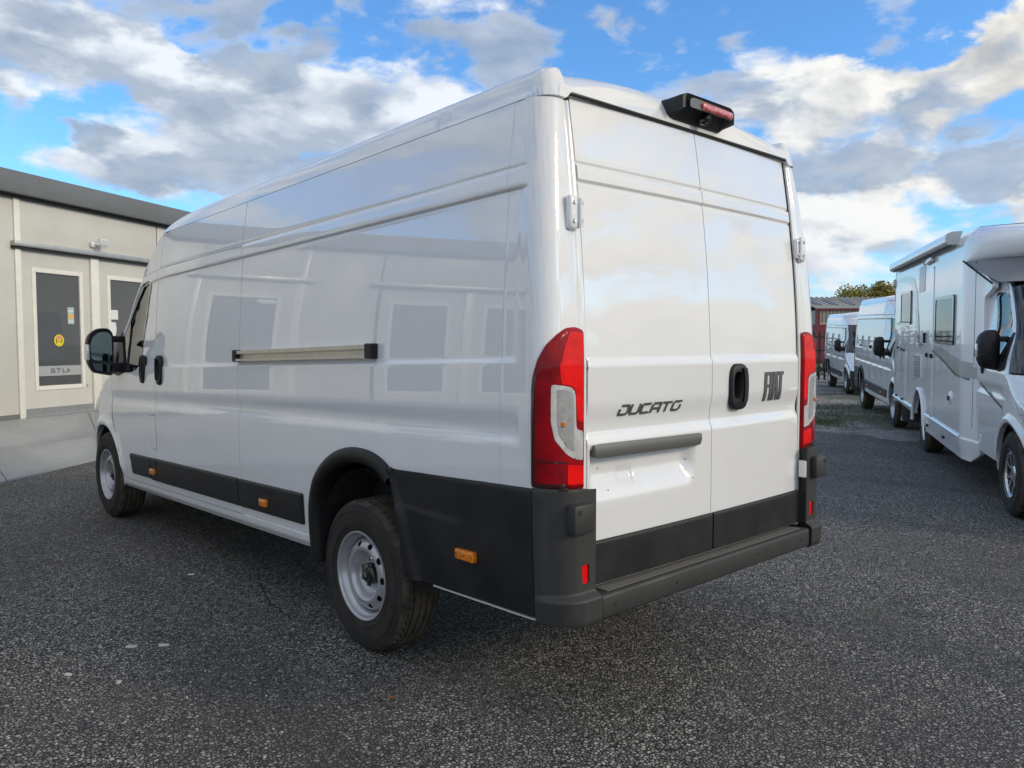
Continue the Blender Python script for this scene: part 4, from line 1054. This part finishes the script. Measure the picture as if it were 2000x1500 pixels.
bb('counter', .2, 2.2, 2.2, 2.7, ZB, 1.5, mat('office_counter', (.12, .13, .14), .6)); bb('cabinet', -1.4, -.3, 2.6, 3.1, ZB, 2.1, mat('office_cabinet', (.30, .31, .32), .6))
# flood light above the doors
fl = empty('flood_light', WP0, WRZ)
tag(fl, 'small white flood light fixed to the office wall above the sliding doors', 'light')
q = MB(); q.rbox(.74, .84, -.05, -.0005, 2.905, 2.985, .015, 2); q.tube([(.79, -.04, 2.945), (.81, -.10, 2.96)], .022, 8); q.build('wall_bracket', PAINT, fl, True, 40)
q = MB(); q.rbox(.80, .95, -.16, -.08, 2.925, 3.03, .012, 2); o = q.build('lamp_head', PAINT, fl, True, 40)
bb('lamp_glass', .815, .935, -.166, -.161, 2.94, 3.015, mat('lamp_glass_grey', (.55, .56, .57), .2), fl)
# ramp of ribbed plates in front of the doors
ramp = empty('access_ramp'); tag(ramp, 'pale grey ribbed metal ramp rising from the tarmac to the office doors', 'ramp')
u_ = Vector((math.sin(WAZ), math.cos(WAZ), 0)); nW = Vector((math.cos(WAZ), -math.sin(WAZ), 0))
Ag = Vector((-1.38, 7.815, .002)); Bg = Vector((-.155, 8.924, .002)); dg = (Bg-Ag).normalized()
RAMPM = mat('ribbed_ramp_metal', (.42, .43, .43), .48, metal=.25, var=(1.6, .16), bump=(40, .25, .002))
sL, sR = -7.0, 4.4; NPL = 6
def rp(f, g, dz=0.0):
    lo = Ag+dg*(-5.2+(5.2+5.4)*f); hi = WP0+u_*(sL+(sR-sL)*f)+nW*.03+Vector((0, 0, ZB-.01)); q = lo*(1-g)+hi*g; return Vector((q.x, q.y, q.z+dz))
for i in range(NPL):
    for (g0, g1) in ((0, .47), (.475, 1.0)):
        a, c = i/NPL+.0005, (i+1)/NPL-.0005; q = MB()
        q.add([rp(a, g0), rp(c, g0), rp(c, g1), rp(a, g1), rp(a, g0, .02), rp(c, g0, .02), rp(c, g1, .02), rp(a, g1, .02)], [(0, 3, 2, 1), (4, 5, 6, 7), (0, 1, 5, 4), (1, 2, 6, 5), (2, 3, 7, 6), (3, 0, 4, 7)])
        q.build('ramp_plate', RAMPM, ramp)
q = MB()
for k in range(330):
    f = (k+.5)/330; w_ = .0008
    q.add([rp(f-w_, .01, .0205), rp(f+w_, .01, .0205), rp(f+w_, .99, .0205), rp(f-w_, .99, .0205), rp(f-w_*.4, .01, .0265), rp(f+w_*.4, .01, .0265), rp(f+w_*.4, .99, .0265), rp(f-w_*.4, .99, .0265)], [(4, 5, 6, 7), (0, 1, 5, 4), (1, 2, 6, 5), (2, 3, 7, 6), (3, 0, 4, 7)])
tag(q.build('ramp_ribs', RAMPM, ramp), kind='stuff')

# ================================================================== vehicles on the right
HA = math.atan2(.8715, -.4903)        # local +Y looks along (-.8715, -.4903)
def place_root(o, F, extra=0.0, xo=1.0, yo=5.319):
    c, s_ = math.cos(HA+extra), math.sin(HA+extra); o.rotation_euler = (0, 0, HA+extra)
    o.location = (F[0]-(c*xo-s_*yo), F[1]-(s_*xo+c*yo), 0)
bpy.context.view_layer.update()
IDX = build_children_index()
def van_copy(F, label, extra=0.0):
    r = van.copy(); COL.objects.link(r); r['label'] = label
    for ch in IDX[van.name]:
        if ch.name.split('.')[0] == 'badge_letter': continue
        copy_tree(ch, r, IDX)
    place_root(r, F, extra); return r
v2_ = van_copy((11.46, 3.76), 'white panel van parked directly behind the motorhome, dark side mouldings towards the yard', .026)
v1_ = van_copy((20.0, 8.52), 'farthest white panel van, last in the row by the metal fence', .05)

def make_motorhome(F):
    root = empty('motorhome'); tag(root, 'white coachbuilt motorhome with rolled awning and dark acrylic windows parked on the right', 'motorhome')
    want = {'front_wing', 'windscreen', 'windscreen_pillar', 'headlight', 'bonnet', 'nose_panel', 'front_bumper', 'grille', 'windscreen_wiper', 'seat', 'dashboard', 'steering_wheel', 'door_mirror'}
    for ch in IDX[van.name]:
        nm = ch.name.split('.')[0]
        if nm in want:
            c_ = copy_tree(ch, root, IDX)
            if nm == 'door_mirror': c_.location.x -= .10*(1 if sum(v.co.x for v in ch.data.vertices) > 0 else -1)
        if nm == 'front_door': copy_tree(ch, root, IDX)
    for s in (-1, 1):
        w_ = make_wheel(s, 5.319, 1.008, .365, alloy=True); w_.parent = root
        w_ = make_wheel(s, 1.07, 1.035, .365, alloy=True); w_.parent = root
    XC = 1.10
    def cfn(s, off=0.0):
        def f(y, z):
            x = XC+off-.11*sstep(y, 3.70, 4.25)+0*z
            x = x-.03*sstep(-z, -.62, -.36)-.14*np.clip((z-2.60)/.18, 0, 1)**2.2
            x = x+.010*sstep(-z, -.60, -.585)
            return (s*x, y, z-K*y)
        return f
    arch = [(1.07+.47*math.cos(t), .40+.47*math.sin(t)) for t in np.linspace(-.4, math.pi+.4, 24)]
    COACHC = np.array([0, 1.5, 1.5])
    for s in (-1, 1):
        f = cfn(s)
        side = [(-1.62, .52), (.55, .50), (1.60, .37), (3.95, .37), (4.16, .47), (4.18, 2.05), (4.46, 2.12), (4.46, 2.17), (3.72, 2.44), (3.72, 2.78), (-1.62, 2.78)]
        w1 = rnd([(-.88, 1.76), (.17, 1.76), (.17, 2.26), (-.88, 2.26)], .05, 3); w2 = rnd([(2.18, 1.545), (3.34, 1.545), (3.34, 2.10), (2.18, 2.10)], .05, 3)
        cp = panel('coach_side', side, f, PAINT2, root, [arch, w1, w2], du=.03, dv=.03, ev=(.58, .585, .59, .60, 2.6, 2.65, 2.7), flange=.05, C=COACHC)
        for wn in (w1, w2):
            A = np.array(wn); c0 = A.mean(0); inn = [tuple(c0+(p_-c0)*np.array([.90, .86])) for p_ in A]
            fr = panel('window_frame', wn, cfn(s, .018), GLOSSB, root, [inn], du=.025, dv=.02, flange=.03, C=COACHC)
            panel('window_pane', [tuple(c0+(p_-c0)*.95) for p_ in A], cfn(s, .012), mat('dark_window_acrylic', (.010, .010, .011), .04, spec=.45), fr, du=.05, dv=.05, flange=.002, C=COACHC)
            q = MB(); zb_ = A[:, 1].min()+.035; yA, yB = A[:, 0].min()+.05, A[:, 0].max()-.05
            xx = s*(XC+.022); q.tube([(xx, yA, zb_-K*yA), (xx, yB, zb_-K*yB)], .008, 6); q.build('window_latch_bar', SEAM, fr)
        # habitation door
        if s > 0:
            dp = rnd([(1.42, .60), (2.03, .60), (2.03, 2.50), (1.42, 2.50)], .06, 3)
            A = np.array(dp); c0 = A.mean(0)
            panel('door_joint', dp, cfn(s, .004), mat('grey_joint', (.20, .21, .22), .5), root, [[tuple(c0+(p_-c0)*np.array([.965, .99])) for p_ in A]], du=.02, dv=.02, flange=.004, C=COACHC)
            hd = panel('habitation_door', [tuple(c0+(p_-c0)*np.array([.955, .988])) for p_ in A], cfn(s, .007), PAINT2, root, du=.05, dv=.05, flange=.01, C=COACHC)
            q = MB(); q.rbox(XC+.002, XC+.035, 1.47, 1.51, 1.52-K*1.5, 1.66-K*1.5, .006, 1); q.build('door_handle', SEAM, hd)
            for yy in (1.66, 1.99): q = MB(); q.rbox(XC+.002, XC+.03, yy-.035, yy+.035, 1.345-K*yy, 1.40-K*yy, .006, 1); q.build('door_catch', SEAM, hd)
            def vent(y0, y1, z0, z1):
                q = MB(); q.rbox(XC-.004, XC+.010, y0, y1, z0-K*y0, z1-K*y0, .004, 1); v_ = q.build('vent_grille', PAINT2, root, True, 40)
                n_ = int((z1-z0)/.032)
                for k in range(n_):
                    zz = z0+.02+k*(z1-z0-.03)/n_-K*y0; q = MB(); q.box(XC+.0105, XC+.0125, y0+.02, y1-.02, zz, zz+.010); q.build('vent_slot', mat('vent_shadow_grey', (.06, .065, .07), .6), v_)
            vent(.88, 1.34, 2.20, 2.56); vent(.62, 1.16, 1.02, 1.34)
            # rear locker flap and its catches, toilet flap
            fp_ = panel('locker_flap', [(-1.40, .62), (-.30, .62), (-.30, 1.36), (-1.40, 1.36)], cfn(s, .006), PAINT2, root, du=.06, dv=.05, flange=.008, C=COACHC)
            for (a, c) in ((-1.15, 1.38), (-.72, 1.37), (-.45, 1.36), (-1.22, .60), (-.55, .60)):
                q = MB(); q.rbox(XC+.002, XC+.026, a-.045, a+.045, c-.014-K*a, c+.014-K*a, .004, 1); q.build('flap_catch', SEAM, fp_)
            q = MB(); q.lathe([(0, .02), (.06, .018), (.075, .008), (.078, 0)], 20); o = q.build('service_cap', PAINT2, root, True, 40); o.location = (XC-.002, 3.22, .96-K*3.2)
            q = MB(); q.rbox(XC+.015, XC+.03, 3.18, 3.26, .93-K*3.2, .98-K*3.2, .004, 1); q.build('cap_lock', SEAM, root)
            for yy in (1.75, 2.85): q = MB(); q.rbox(XC-.01, XC+.012, yy-.04, yy+.04, .455-K*yy, .485-K*yy, .004, 1); q.build('side_marker_lamp', SEAM, root)
        # graphics
        def st(name, pts, m0, o_=.0035): return panel(name, pts, cfn(s, o_), m0, root, du=.06, dv=.03, flange=.001, C=COACHC)
        GR = mat('silver_graphic', (.42, .42, .40), .3, coat=.8); GD = mat('dark_graphic', (.09, .10, .09), .25, coat=.8); GB = mat('black_pinstripe', (.012, .013, .016), .3, coat=.6)
        sw = [(-1.35, 2.44), (-.55, 2.42), (.10, 2.34), (.42, 2.16), (.60, 1.90), (.64, 1.66)]; sw2 = [(.88, 1.62), (.84, 1.90), (.70, 2.22), (.38, 2.42), (-.4, 2.50), (-1.35, 2.49)]
        sw2 = [(a, c) for a, c in sw2]
        st('side_graphic', sw+sw2, GR)
        st('side_graphic', [(.50, 2.00), (.86, 1.90), (.98, 1.52), (1.12, 1.44), (.86, 1.50), (.68, 1.66)], GD, .005)
        ln = [(.90, 1.52), (1.42, 1.475), (2.03, 1.44), (2.78, 1.345), (3.46, 1.235), (3.95, 1.215), (4.17, 1.21)]
        st('side_stripe', [(a, c+.011) for a, c in ln]+[(a, c-.012) for a, c in ln[::-1]], GB, .006)
        st('silver_band', [(2.08, 1.45), (2.78, 1.36), (3.46, 1.25), (3.95, 1.23), (4.17, 1.225), (4.17, 1.37), (3.40, 1.42), (2.60, 1.50), (2.08, 1.52)], GR, .004)
        lc = [(4.22, 1.205), (4.6, 1.13), (5.08, 1.04)]
        panel('side_stripe', [(a, c+.011) for a, c in lc]+[(a, c-.012) for a, c in lc[::-1]], side_off(s, lambda y, z: .004-0*y), GB, root, du=.05, dv=.02, flange=0)
        # arch rim
        q = MB(); pr = [(s*(XC+.012), 1.07+.485*math.cos(t), .40+.485*math.sin(t)-K*1.07) for t in np.linspace(.05, math.pi-.05, 24)]; q.tube(pr, .024, 8); q.build('arch_rim', PAINT2, root, True)
        q = MB(); pv = [(1.07+.48*math.cos(t), .38+.48*math.sin(t)) for t in np.linspace(0, math.pi, 18)]
        for i in range(17): q.add([(s*.66, *pv[i]), (s*1.06, *pv[i]), (s*1.06, *pv[i+1]), (s*.66, *pv[i+1])], [(0, 1, 2, 3)])
        q.add([(s*.66, a, c) for a, c in pv], [tuple(range(18))]); q.build('wheel_well', SEAM, root)
        q = MB(); q.tube([(s*(XC+.008), -1.62, .60), (s*(XC+.008), .50, .56)], .014, 6); q.tube([(s*(XC+.012), 1.62, .60-K*1.6), (s*(XC+.012), 3.75, .60-K*3.75)], .014, 6); q.build('skirt_moulding', PAINT2, root, True)
    # roof, rear
    q = MB(); RF = lambda x, y: 2.78+.03*(1-(x/.96)**2)-K*y
    xs_ = np.linspace(-.962, .962, 12); ys_ = np.linspace(-1.62, 3.75, 8); vv = [(x, y, RF(x, y)) for y in ys_ for x in xs_]
    q.add(vv, [(j*12+i, j*12+i+1, (j+1)*12+i+1, (j+1)*12+i) for j in range(7) for i in range(11)]); q.build('coach_roof', PAINT2, root, True)
    q = MB(); q.rbox(-1.09, 1.09, -1.68, -1.58, .50, 2.80, .04, 3); q.build('rear_wall', PAINT2, root, True, 50)
    bb('coach_core', -1.04, 1.04, -1.58, 4.0, .62, 2.30, DARK, root); bb('chassis', -.62, .62, -1.5, 5.9, .34, .60, UNDER, root)
    # overcab moulding
    def ocf(u, z):
        a = np.sin(u*math.pi/2); zz = (z-2.42)/.36
        rr = np.sqrt(np.clip(1-np.clip((zz-.45)/.55, 0, 1)**2, 0, 1)); bul = .80+.20*np.sqrt(np.clip(1-np.clip((.45-zz)/.45, 0, 1)**2, 0, 1))
        ext = (.80*rr*bul+.0)*np.sqrt(np.clip(1-np.abs(a)**3.2, 0, 1)); X = (XC-.0)-.14*np.clip((z-2.60)/.18, 0, 1)**2.2
        return (a*X, 3.72+ext, z-K*(3.72+ext)*.6-K*3.72*.4)
    panel('overcab_moulding', [(-1, 2.42), (1, 2.42), (1, 2.779), (-1, 2.779)], ocf, PAINT2, root, du=.04, dv=.015, flange=.01, C=COACHC)
    n_ = 25; us_ = np.linspace(-1, 1, n_); top = np.stack(ocf(us_, np.full(n_, 2.42)), 1); bot = np.stack(front_fn(us_, np.full(n_, 2.17)), 1); bot[:, 0] *= 1.075
    vv = []
    for g in np.linspace(0, 1, 7):
        r_ = top*(1-g)+bot*g; r_[:, 1] -= .14*math.sin(g*math.pi)*np.sqrt(np.clip(1-np.abs(us_)**4, 0, 1)); vv += r_.tolist()
    q = MB(); q.add(vv, [(j*n_+i, j*n_+i+1, (j+1)*n_+i+1, (j+1)*n_+i) for j in range(6) for i in range(n_-1)])
    q.build('overcab_underside', mat('grey_fairing', (.22, .225, .235), .5), root, True)
    for s in (-1, 1):
        P1 = Vector(cfn(s, .004)(np.array(3.72), np.array(2.43))); P2 = Vector(cfn(s, .004)(np.array(4.46), np.array(2.165))); q = MB(); q.tube([P1, P2], .010, 6); q.build('fairing_seal', SEAM, root)
    for s in (-1, 1): panel('cab_roof_edge', [(4.02, 2.10), (4.62, 2.10), (4.55, 2.20), (4.02, 2.20)], side_off(s, lambda y, z: .004-0*y), PAINT, root, du=.04, dv=.03, flange=.06)
    # awning along the side facing the yard
    aw = MB(); y0, y1 = -1.60, 3.30
    prof = [(XC-.06, 2.785), (XC+.05, 2.780), (XC+.095, 2.762), (XC+.110, 2.715), (XC+.105, 2.665), (XC+.085, 2.642), (XC-.01, 2.638)]
    ns = 2; base = 0
    vv = []
    for y in (y0, y1): vv += [(x, y, z-K*y) for x, z in prof]
    m_ = len(prof); aw.add(vv, [(j, j+1, m_+j+1, m_+j) for j in range(m_-1)]); awn = aw.build('awning_case', PAINT2, root, True, 50)
    for y in (y0-.02, y1-.0):
        e = MB(); e.poly([(x, y, z-K*y) for x, z in prof], (0, .022, 0)); e.build('awning_end_cap', mat('grey_end_cap', (.50, .51, .52), .4), awn)
    e = MB(); e.tube([(XC+.045, y0, 2.630-K*y0), (XC+.045, y1, 2.630-K*y1)], .010, 6); e.tube([(XC+.080, y0, 2.636-K*y0), (XC+.080, y1, 2.636-K*y1)], .006, 6); e.build('awning_lead_bar', GREYM, awn)
    e = MB(); e.rbox(XC, XC+.05, 1.45, 2.0, 2.54-K*1.7, 2.61-K*1.7, .02, 2); e.build('awning_lamp', CLEAR, root, True, 40)
    e = MB(); e.tube([(XC-.02, -1.70, 2.72), (XC-.02, -1.74, 2.30), (XC-.02, -1.72, 2.0)], .018, 6); e.rbox(XC-.07, XC+.03, -1.80, -1.71, 2.42, 2.56, .02, 2); e.build('rear_rack', STEEL, root, True, 40)
    place_root(root, F, -.017); return root
mh_ = make_motorhome((4.72, .10))

# ================================================================== far background
dv = Vector((.735, -.678, 0)); pv_ = Vector((.678, .735, 0))   # along / away
def wp(o, a, b, z): q = o+dv*a+pv_*b; return (q.x, q.y, z)
REDW = mat('red_cladding', (.20, .022, .032), .5, var=(.5, .2)); CORR = mat('grey_green_cladding', (.33, .33, .27), .5, var=(.6, .12)); ROOFS = mat('grey_roof_sheet', (.36, .35, .31), .55, var=(.5, .15)); ROOFL = mat('roof_light', (.10, .11, .11), .4)
wh = empty('warehouse'); tag(wh, 'low industrial unit with ribbed grey walls, red trim and roof lights beyond the fence', 'warehouse')
O_ = Vector((54.9, 26.7, 0)); LW = 16.0
def wbox(name, a0, a1, b0, b1, z0, z1, m, par=wh):
    q = MB(); q.add([wp(O_, a0, b0, z0), wp(O_, a1, b0, z0), wp(O_, a1, b1, z0), wp(O_, a0, b1, z0), wp(O_, a0, b0, z1), wp(O_, a1, b0, z1), wp(O_, a1, b1, z1), wp(O_, a0, b1, z1)], [(0, 3, 2, 1), (4, 5, 6, 7), (0, 1, 5, 4), (1, 2, 6, 5), (2, 3, 7, 6), (3, 0, 4, 7)]); return q.build(name, m, par)
wbox('wall', 0, LW, .0, 9, .0, 2.95, REDW); wbox('upper_wall', 0, LW, .02, 9, 2.95, 4.0, CORR); wbox('eave_trim', -.2, LW+.2, -.15, .1, 3.98, 4.13, REDW); wbox('corner_trim', -.1, .14, -.08, .3, 0, 4.0, REDW); wbox('wall_trim', 0, LW, -.06, .02, 2.90, 3.05, mat('pale_trim', (.45, .30, .30), .6))
q = MB()
for k in range(int(LW/.28)):
    a = .1+k*.28; c = MB()
    q.add([wp(O_, a, -.05, 3.05), wp(O_, a+.12, -.05, 3.05), wp(O_, a+.12, -.05, 3.98), wp(O_, a, -.05, 3.98), wp(O_, a-.04, .02, 3.05), wp(O_, a+.16, .02, 3.05), wp(O_, a+.16, .02, 3.98), wp(O_, a-.04, .02, 3.98)], [(0, 1, 2, 3), (0, 3, 7, 4), (1, 5, 6, 2)])
tag(q.build('wall_ribs', CORR, wh), kind='stuff')
q = MB(); q.add([wp(O_, -.2, -.2, 4.13), wp(O_, LW+.2, -.2, 4.13), wp(O_, LW+.2, 5, 5.25), wp(O_, -.2, 5, 5.25), wp(O_, LW+.2, 9.2, 4.2), wp(O_, -.2, 9.2, 4.2)], [(0, 1, 2, 3), (3, 2, 4, 5)]); q.build('roof', ROOFS, wh)
q = MB()
for k in range(int(LW/.42)):
    a = k*.42; q.add([wp(O_, a, -.2, 4.15), wp(O_, a+.10, -.2, 4.15), wp(O_, a+.10, 5, 5.33), wp(O_, a, 5, 5.33), wp(O_, a, -.2, 4.13), wp(O_, a+.10, -.2, 4.13), wp(O_, a+.1, 5, 5.25), wp(O_, a, 5, 5.25)], [(0, 1, 2, 3), (0, 3, 7, 4), (1, 5, 6, 2)])
tag(q.build('roof_ribs', ROOFS, wh), kind='stuff')
for a in (.35, 1.62, 2.95, 4.3, 5.6):
    q = MB(); q.add([wp(O_, a, 1.3, 4.50), wp(O_, a+.5, 1.3, 4.50), wp(O_, a+.5, 3.4, 4.98), wp(O_, a, 3.4, 4.98)], [(0, 1, 2, 3)]); q.build('roof_light', ROOFL, wh)

# palisade fence
fe = empty('metal_fence'); tag(fe, 'dark steel palisade fence behind the farthest parked van', 'fence')
FO = Vector((26.2, 13.4, 0)); fd_ = Vector((.62, -.785, 0)); FM = mat('dark_steel', (.03, .035, .04), .5, metal=.3)
def fb(name, a0, a1, t, z0, z1):
    p0 = FO+fd_*a0; p1 = FO+fd_*a1; n_ = Vector((-fd_.y, fd_.x, 0))*t; q = MB()
    q.add([p0-n_, p1-n_, p1+n_, p0+n_]+[v+Vector((0, 0, z1-z0)) for v in (p0-n_, p1-n_, p1+n_, p0+n_)], [(0, 3, 2, 1), (4, 5, 6, 7), (0, 1, 5, 4), (1, 2, 6, 5), (2, 3, 7, 6), (3, 0, 4, 7)])
    o = q.build(name, FM, fe); o.location.z = z0; return o
for k in range(46): fb('fence_pale', -3+k*.215, -3+k*.215+.075, .012, .05, 1.95+.0)
for z in (.45, 1.18, 1.70): fb('fence_rail', -3, 7, .03, z, z+.055)
for k in range(4): fb('fence_post', -3+k*2.75, -2.9+k*2.75, .05, 0, 1.9)

def foliage(center, rad, n, size, flat=1.0, clumps=14, seed=1):
    g = np.random.default_rng(seed); C_ = []
    for _ in range(clumps):
        d = g.normal(size=3); d /= np.linalg.norm(d); d[2] = abs(d[2])*1.0-.25; r_ = .55+.35*g.random(); C_.append((d*r_, .28+.22*g.random()))
    v = []; f = []
    for i in range(n):
        c, rr = C_[g.integers(clumps)]; d = g.normal(size=3); d /= np.linalg.norm(d); p_ = c+d*rr*(g.random()**.45)
        p_ = np.array(center)+p_*np.array([rad[0], rad[1], rad[2]])
        a = g.normal(size=3); a /= np.linalg.norm(a); b_ = np.cross(a, g.normal(size=3)); b_ /= np.linalg.norm(b_)+1e-9; s_ = size*(.6+.8*g.random())
        k = len(v); v += [p_-a*s_, p_+b_*s_*.6, p_+a*s_, p_-b_*s_*.6]; f.append((k, k+1, k+2, k+3))
    return v, f
def leafmat(name, c1, c2):
    m = bpy.data.materials.new(name); m.use_nodes = True; t = NT(m.node_tree); b = t.n['Principled BSDF']
    P = t.node('ShaderNodeTexCoord').outputs['Object']; f = t.mapr(t.noise(P, .9, 5, .7), .35, .65)
    t.l.new(t.mixc(f, c1, c2), b.inputs['Base Color']); b.inputs['Roughness'].default_value = .7
    return m
LM = [leafmat('olive_foliage', (.16, .15, .035), (.28, .23, .05)), leafmat('dark_foliage', (.045, .055, .022), (.080, .085, .028)), leafmat('yellow_green_foliage', (.20, .20, .04), (.36, .30, .055))]
BARK = mat('bark', (.06, .05, .04), .9)
def tree(x, y, h, r, mi, label, seed):
    t = empty('tree', (x, y, 0)); tag(t, label, 'tree', 'trees beyond the warehouse')
    q = MB(); q.tube([(0, 0, 0), (.1, .05, h*.35), (.0, .1, h*.7)], [.28, .2, .08], 8)
    for k in range(5): a = k*1.3; q.tube([(.05, .05, h*(.3+.06*k)), (r*.5*math.cos(a), r*.5*math.sin(a), h*(.55+.05*k))], [.10, .03], 5)
    q.build('trunk', BARK, t)
    v, f = foliage((0, 0, h*.60), (r, r, h*.44), 9000, .13, seed=seed, clumps=18)
    mk('crown', v, f, LM[mi], t)
TR = [(86.5, 40.5, 5.7, 3.2, 1, 'lower dark green tree at the left end of the clump behind the warehouse', 1), (86.6, 39.0, 7.4, 3.4, 1, 'dark bushy tree standing left of the tall yellow-green one', 2), (88.2, 37.6, 8.9, 3.8, 2, 'tallest yellow-green autumn tree above the warehouse roof', 3), (89.5, 35.7, 8.5, 3.6, 0, 'olive tree directly left of the motorhome, lit on top', 4), (91.5, 33.0, 8.2, 4.0, 2, 'yellowish tree partly hidden behind the motorhome', 5)]
for a in TR: tree(*a)
v, f = foliage((0, 0, 1.2), (16, 3, 3.4), 9000, .18, clumps=40, seed=9)
o = tag(mk('distant_hedge', v, f, LM[1]), kind='stuff'); o.location = (84, 43, 0); o.rotation_euler = (0, 0, math.radians(-42))
v, f = foliage((0, 0, .35), (3.2, .5, .75), 5000, .035, clumps=26, seed=12)
o = tag(mk('brambles', v, f, LM[1]), kind='stuff'); o.location = (25.6, 12.6, 0); o.rotation_euler = (0, 0, math.radians(-50))
# grass on the verge
gv = []; gf = []
for i in range(7000):
    cl_ = [(12.6, 5.9, 1.5, 1.0), (14.5, 6.6, 2.4, 1.0), (11.2, 5.0, .7, .5), (18, 9.6, 3, 1.2), (13.5, 4.6, 3, 1.2), (22, 13, 3, 1.5)][int(rng.integers(6))]
    x = cl_[0]+rng.normal()*cl_[2]*.5; y = cl_[1]+rng.normal()*cl_[3]*.5
    if x < 10.1: continue
    a = rng.random()*6.28; h = .02+.03*rng.random(); w_ = .006; k = len(gv); lx, ly = rng.normal()*.03, rng.normal()*.03
    gv += [(x-w_*math.cos(a), y-w_*math.sin(a), -.012), (x+w_*math.cos(a), y+w_*math.sin(a), -.012), (x+lx, y+ly, h)]; gf.append((k, k+1, k+2))
tag(mk('grass', gv, gf, mat('verge_grass', (.10, .12, .045), .8)), kind='stuff')

# ================================================================== small things on the tarmac
CH = mat('pale_chip', (.50, .50, .46), .7, bump=(80, .4, .002)); LF = mat('dead_leaf', (.30, .10, .035), .7)
def chip(x, y, sx, sy, rz, h=.010, seed=1):
    g = np.random.default_rng(seed); q = MB(); n = 9
    ring = [(sx*math.cos(t)*(.7+.5*g.random()), sy*math.sin(t)*(.7+.5*g.random())) for t in np.linspace(0, 2*math.pi, n+1)[:-1]]
    v = [(a, c, .001) for a, c in ring]+[(a*.8, c*.8, h*(.7+.5*g.random())) for a, c in ring]
    q.add(v, [tuple(range(n, 2*n))]+[(i, (i+1) % n, n+(i+1) % n, n+i) for i in range(n)]); o = q.build('stone_chip', CH); o.location = (x, y, 0); o.rotation_euler = (0, 0, rz); return o
tag(chip(-1.793, 2.077, .034, .014, -.6, seed=3), 'largest pale flat stone chip on the tarmac in the left foreground', 'stone')
tag(chip(-1.674, 1.985, .024, .009, -.5, seed=4), 'thin pale chip on the tarmac just right of the largest one', 'stone')
tag(chip(-2.109, 1.922, .018, .010, -.7, seed=5), 'small pale chip on the tarmac nearer the left edge', 'stone')
tag(chip(-1.966, 1.683, .014, .010, .2, seed=6), 'round pale pebble on the tarmac in front of the thin chip', 'stone')
tag(chip(-1.128, 3.101, .022, .010, -.6, seed=7), 'pale chip on the shaded tarmac left of the van rear wheel', 'stone')
lf = MB(); lf.add([(-.016, 0, .004), (-.004, .010, .010), (.012, .008, .006), (.018, -.001, .012), (.006, -.009, .004), (-.008, -.008, .009)], [(0, 1, 5), (1, 2, 4, 5), (2, 3, 4)])
o = tag(lf.build('fallen_leaf', LF), 'tiny orange-brown fallen leaf on the tarmac behind the van', 'leaf'); o.location = (-1.174, .746, 0)
vv = []; ff = []
for i in range(900):
    x = rng.uniform(-6, 9); y = rng.uniform(-3, 9)
    if rng.random() < .35: x = rng.normal(-2.3, .7); y = rng.normal(1.6, .8)
    s_ = rng.uniform(.0025, .0065)*(1 if rng.random() < .93 else 1.8); k = len(vv); a = rng.random()*3
    P4 = [(math.cos(a+t)*s_*(.7+.6*rng.random()), math.sin(a+t)*s_*(.6+.5*rng.random())) for t in (0, 1.57, 3.14, 4.71)]
    vv += [(x+p[0], y+p[1], .001) for p in P4]+[(x, y, s_*.9)]; ff += [(k, k+1, k+4), (k+1, k+2, k+4), (k+2, k+3, k+4), (k+3, k, k+4)]
tag(mk('loose_grit', vv, ff, CH), kind='stuff')
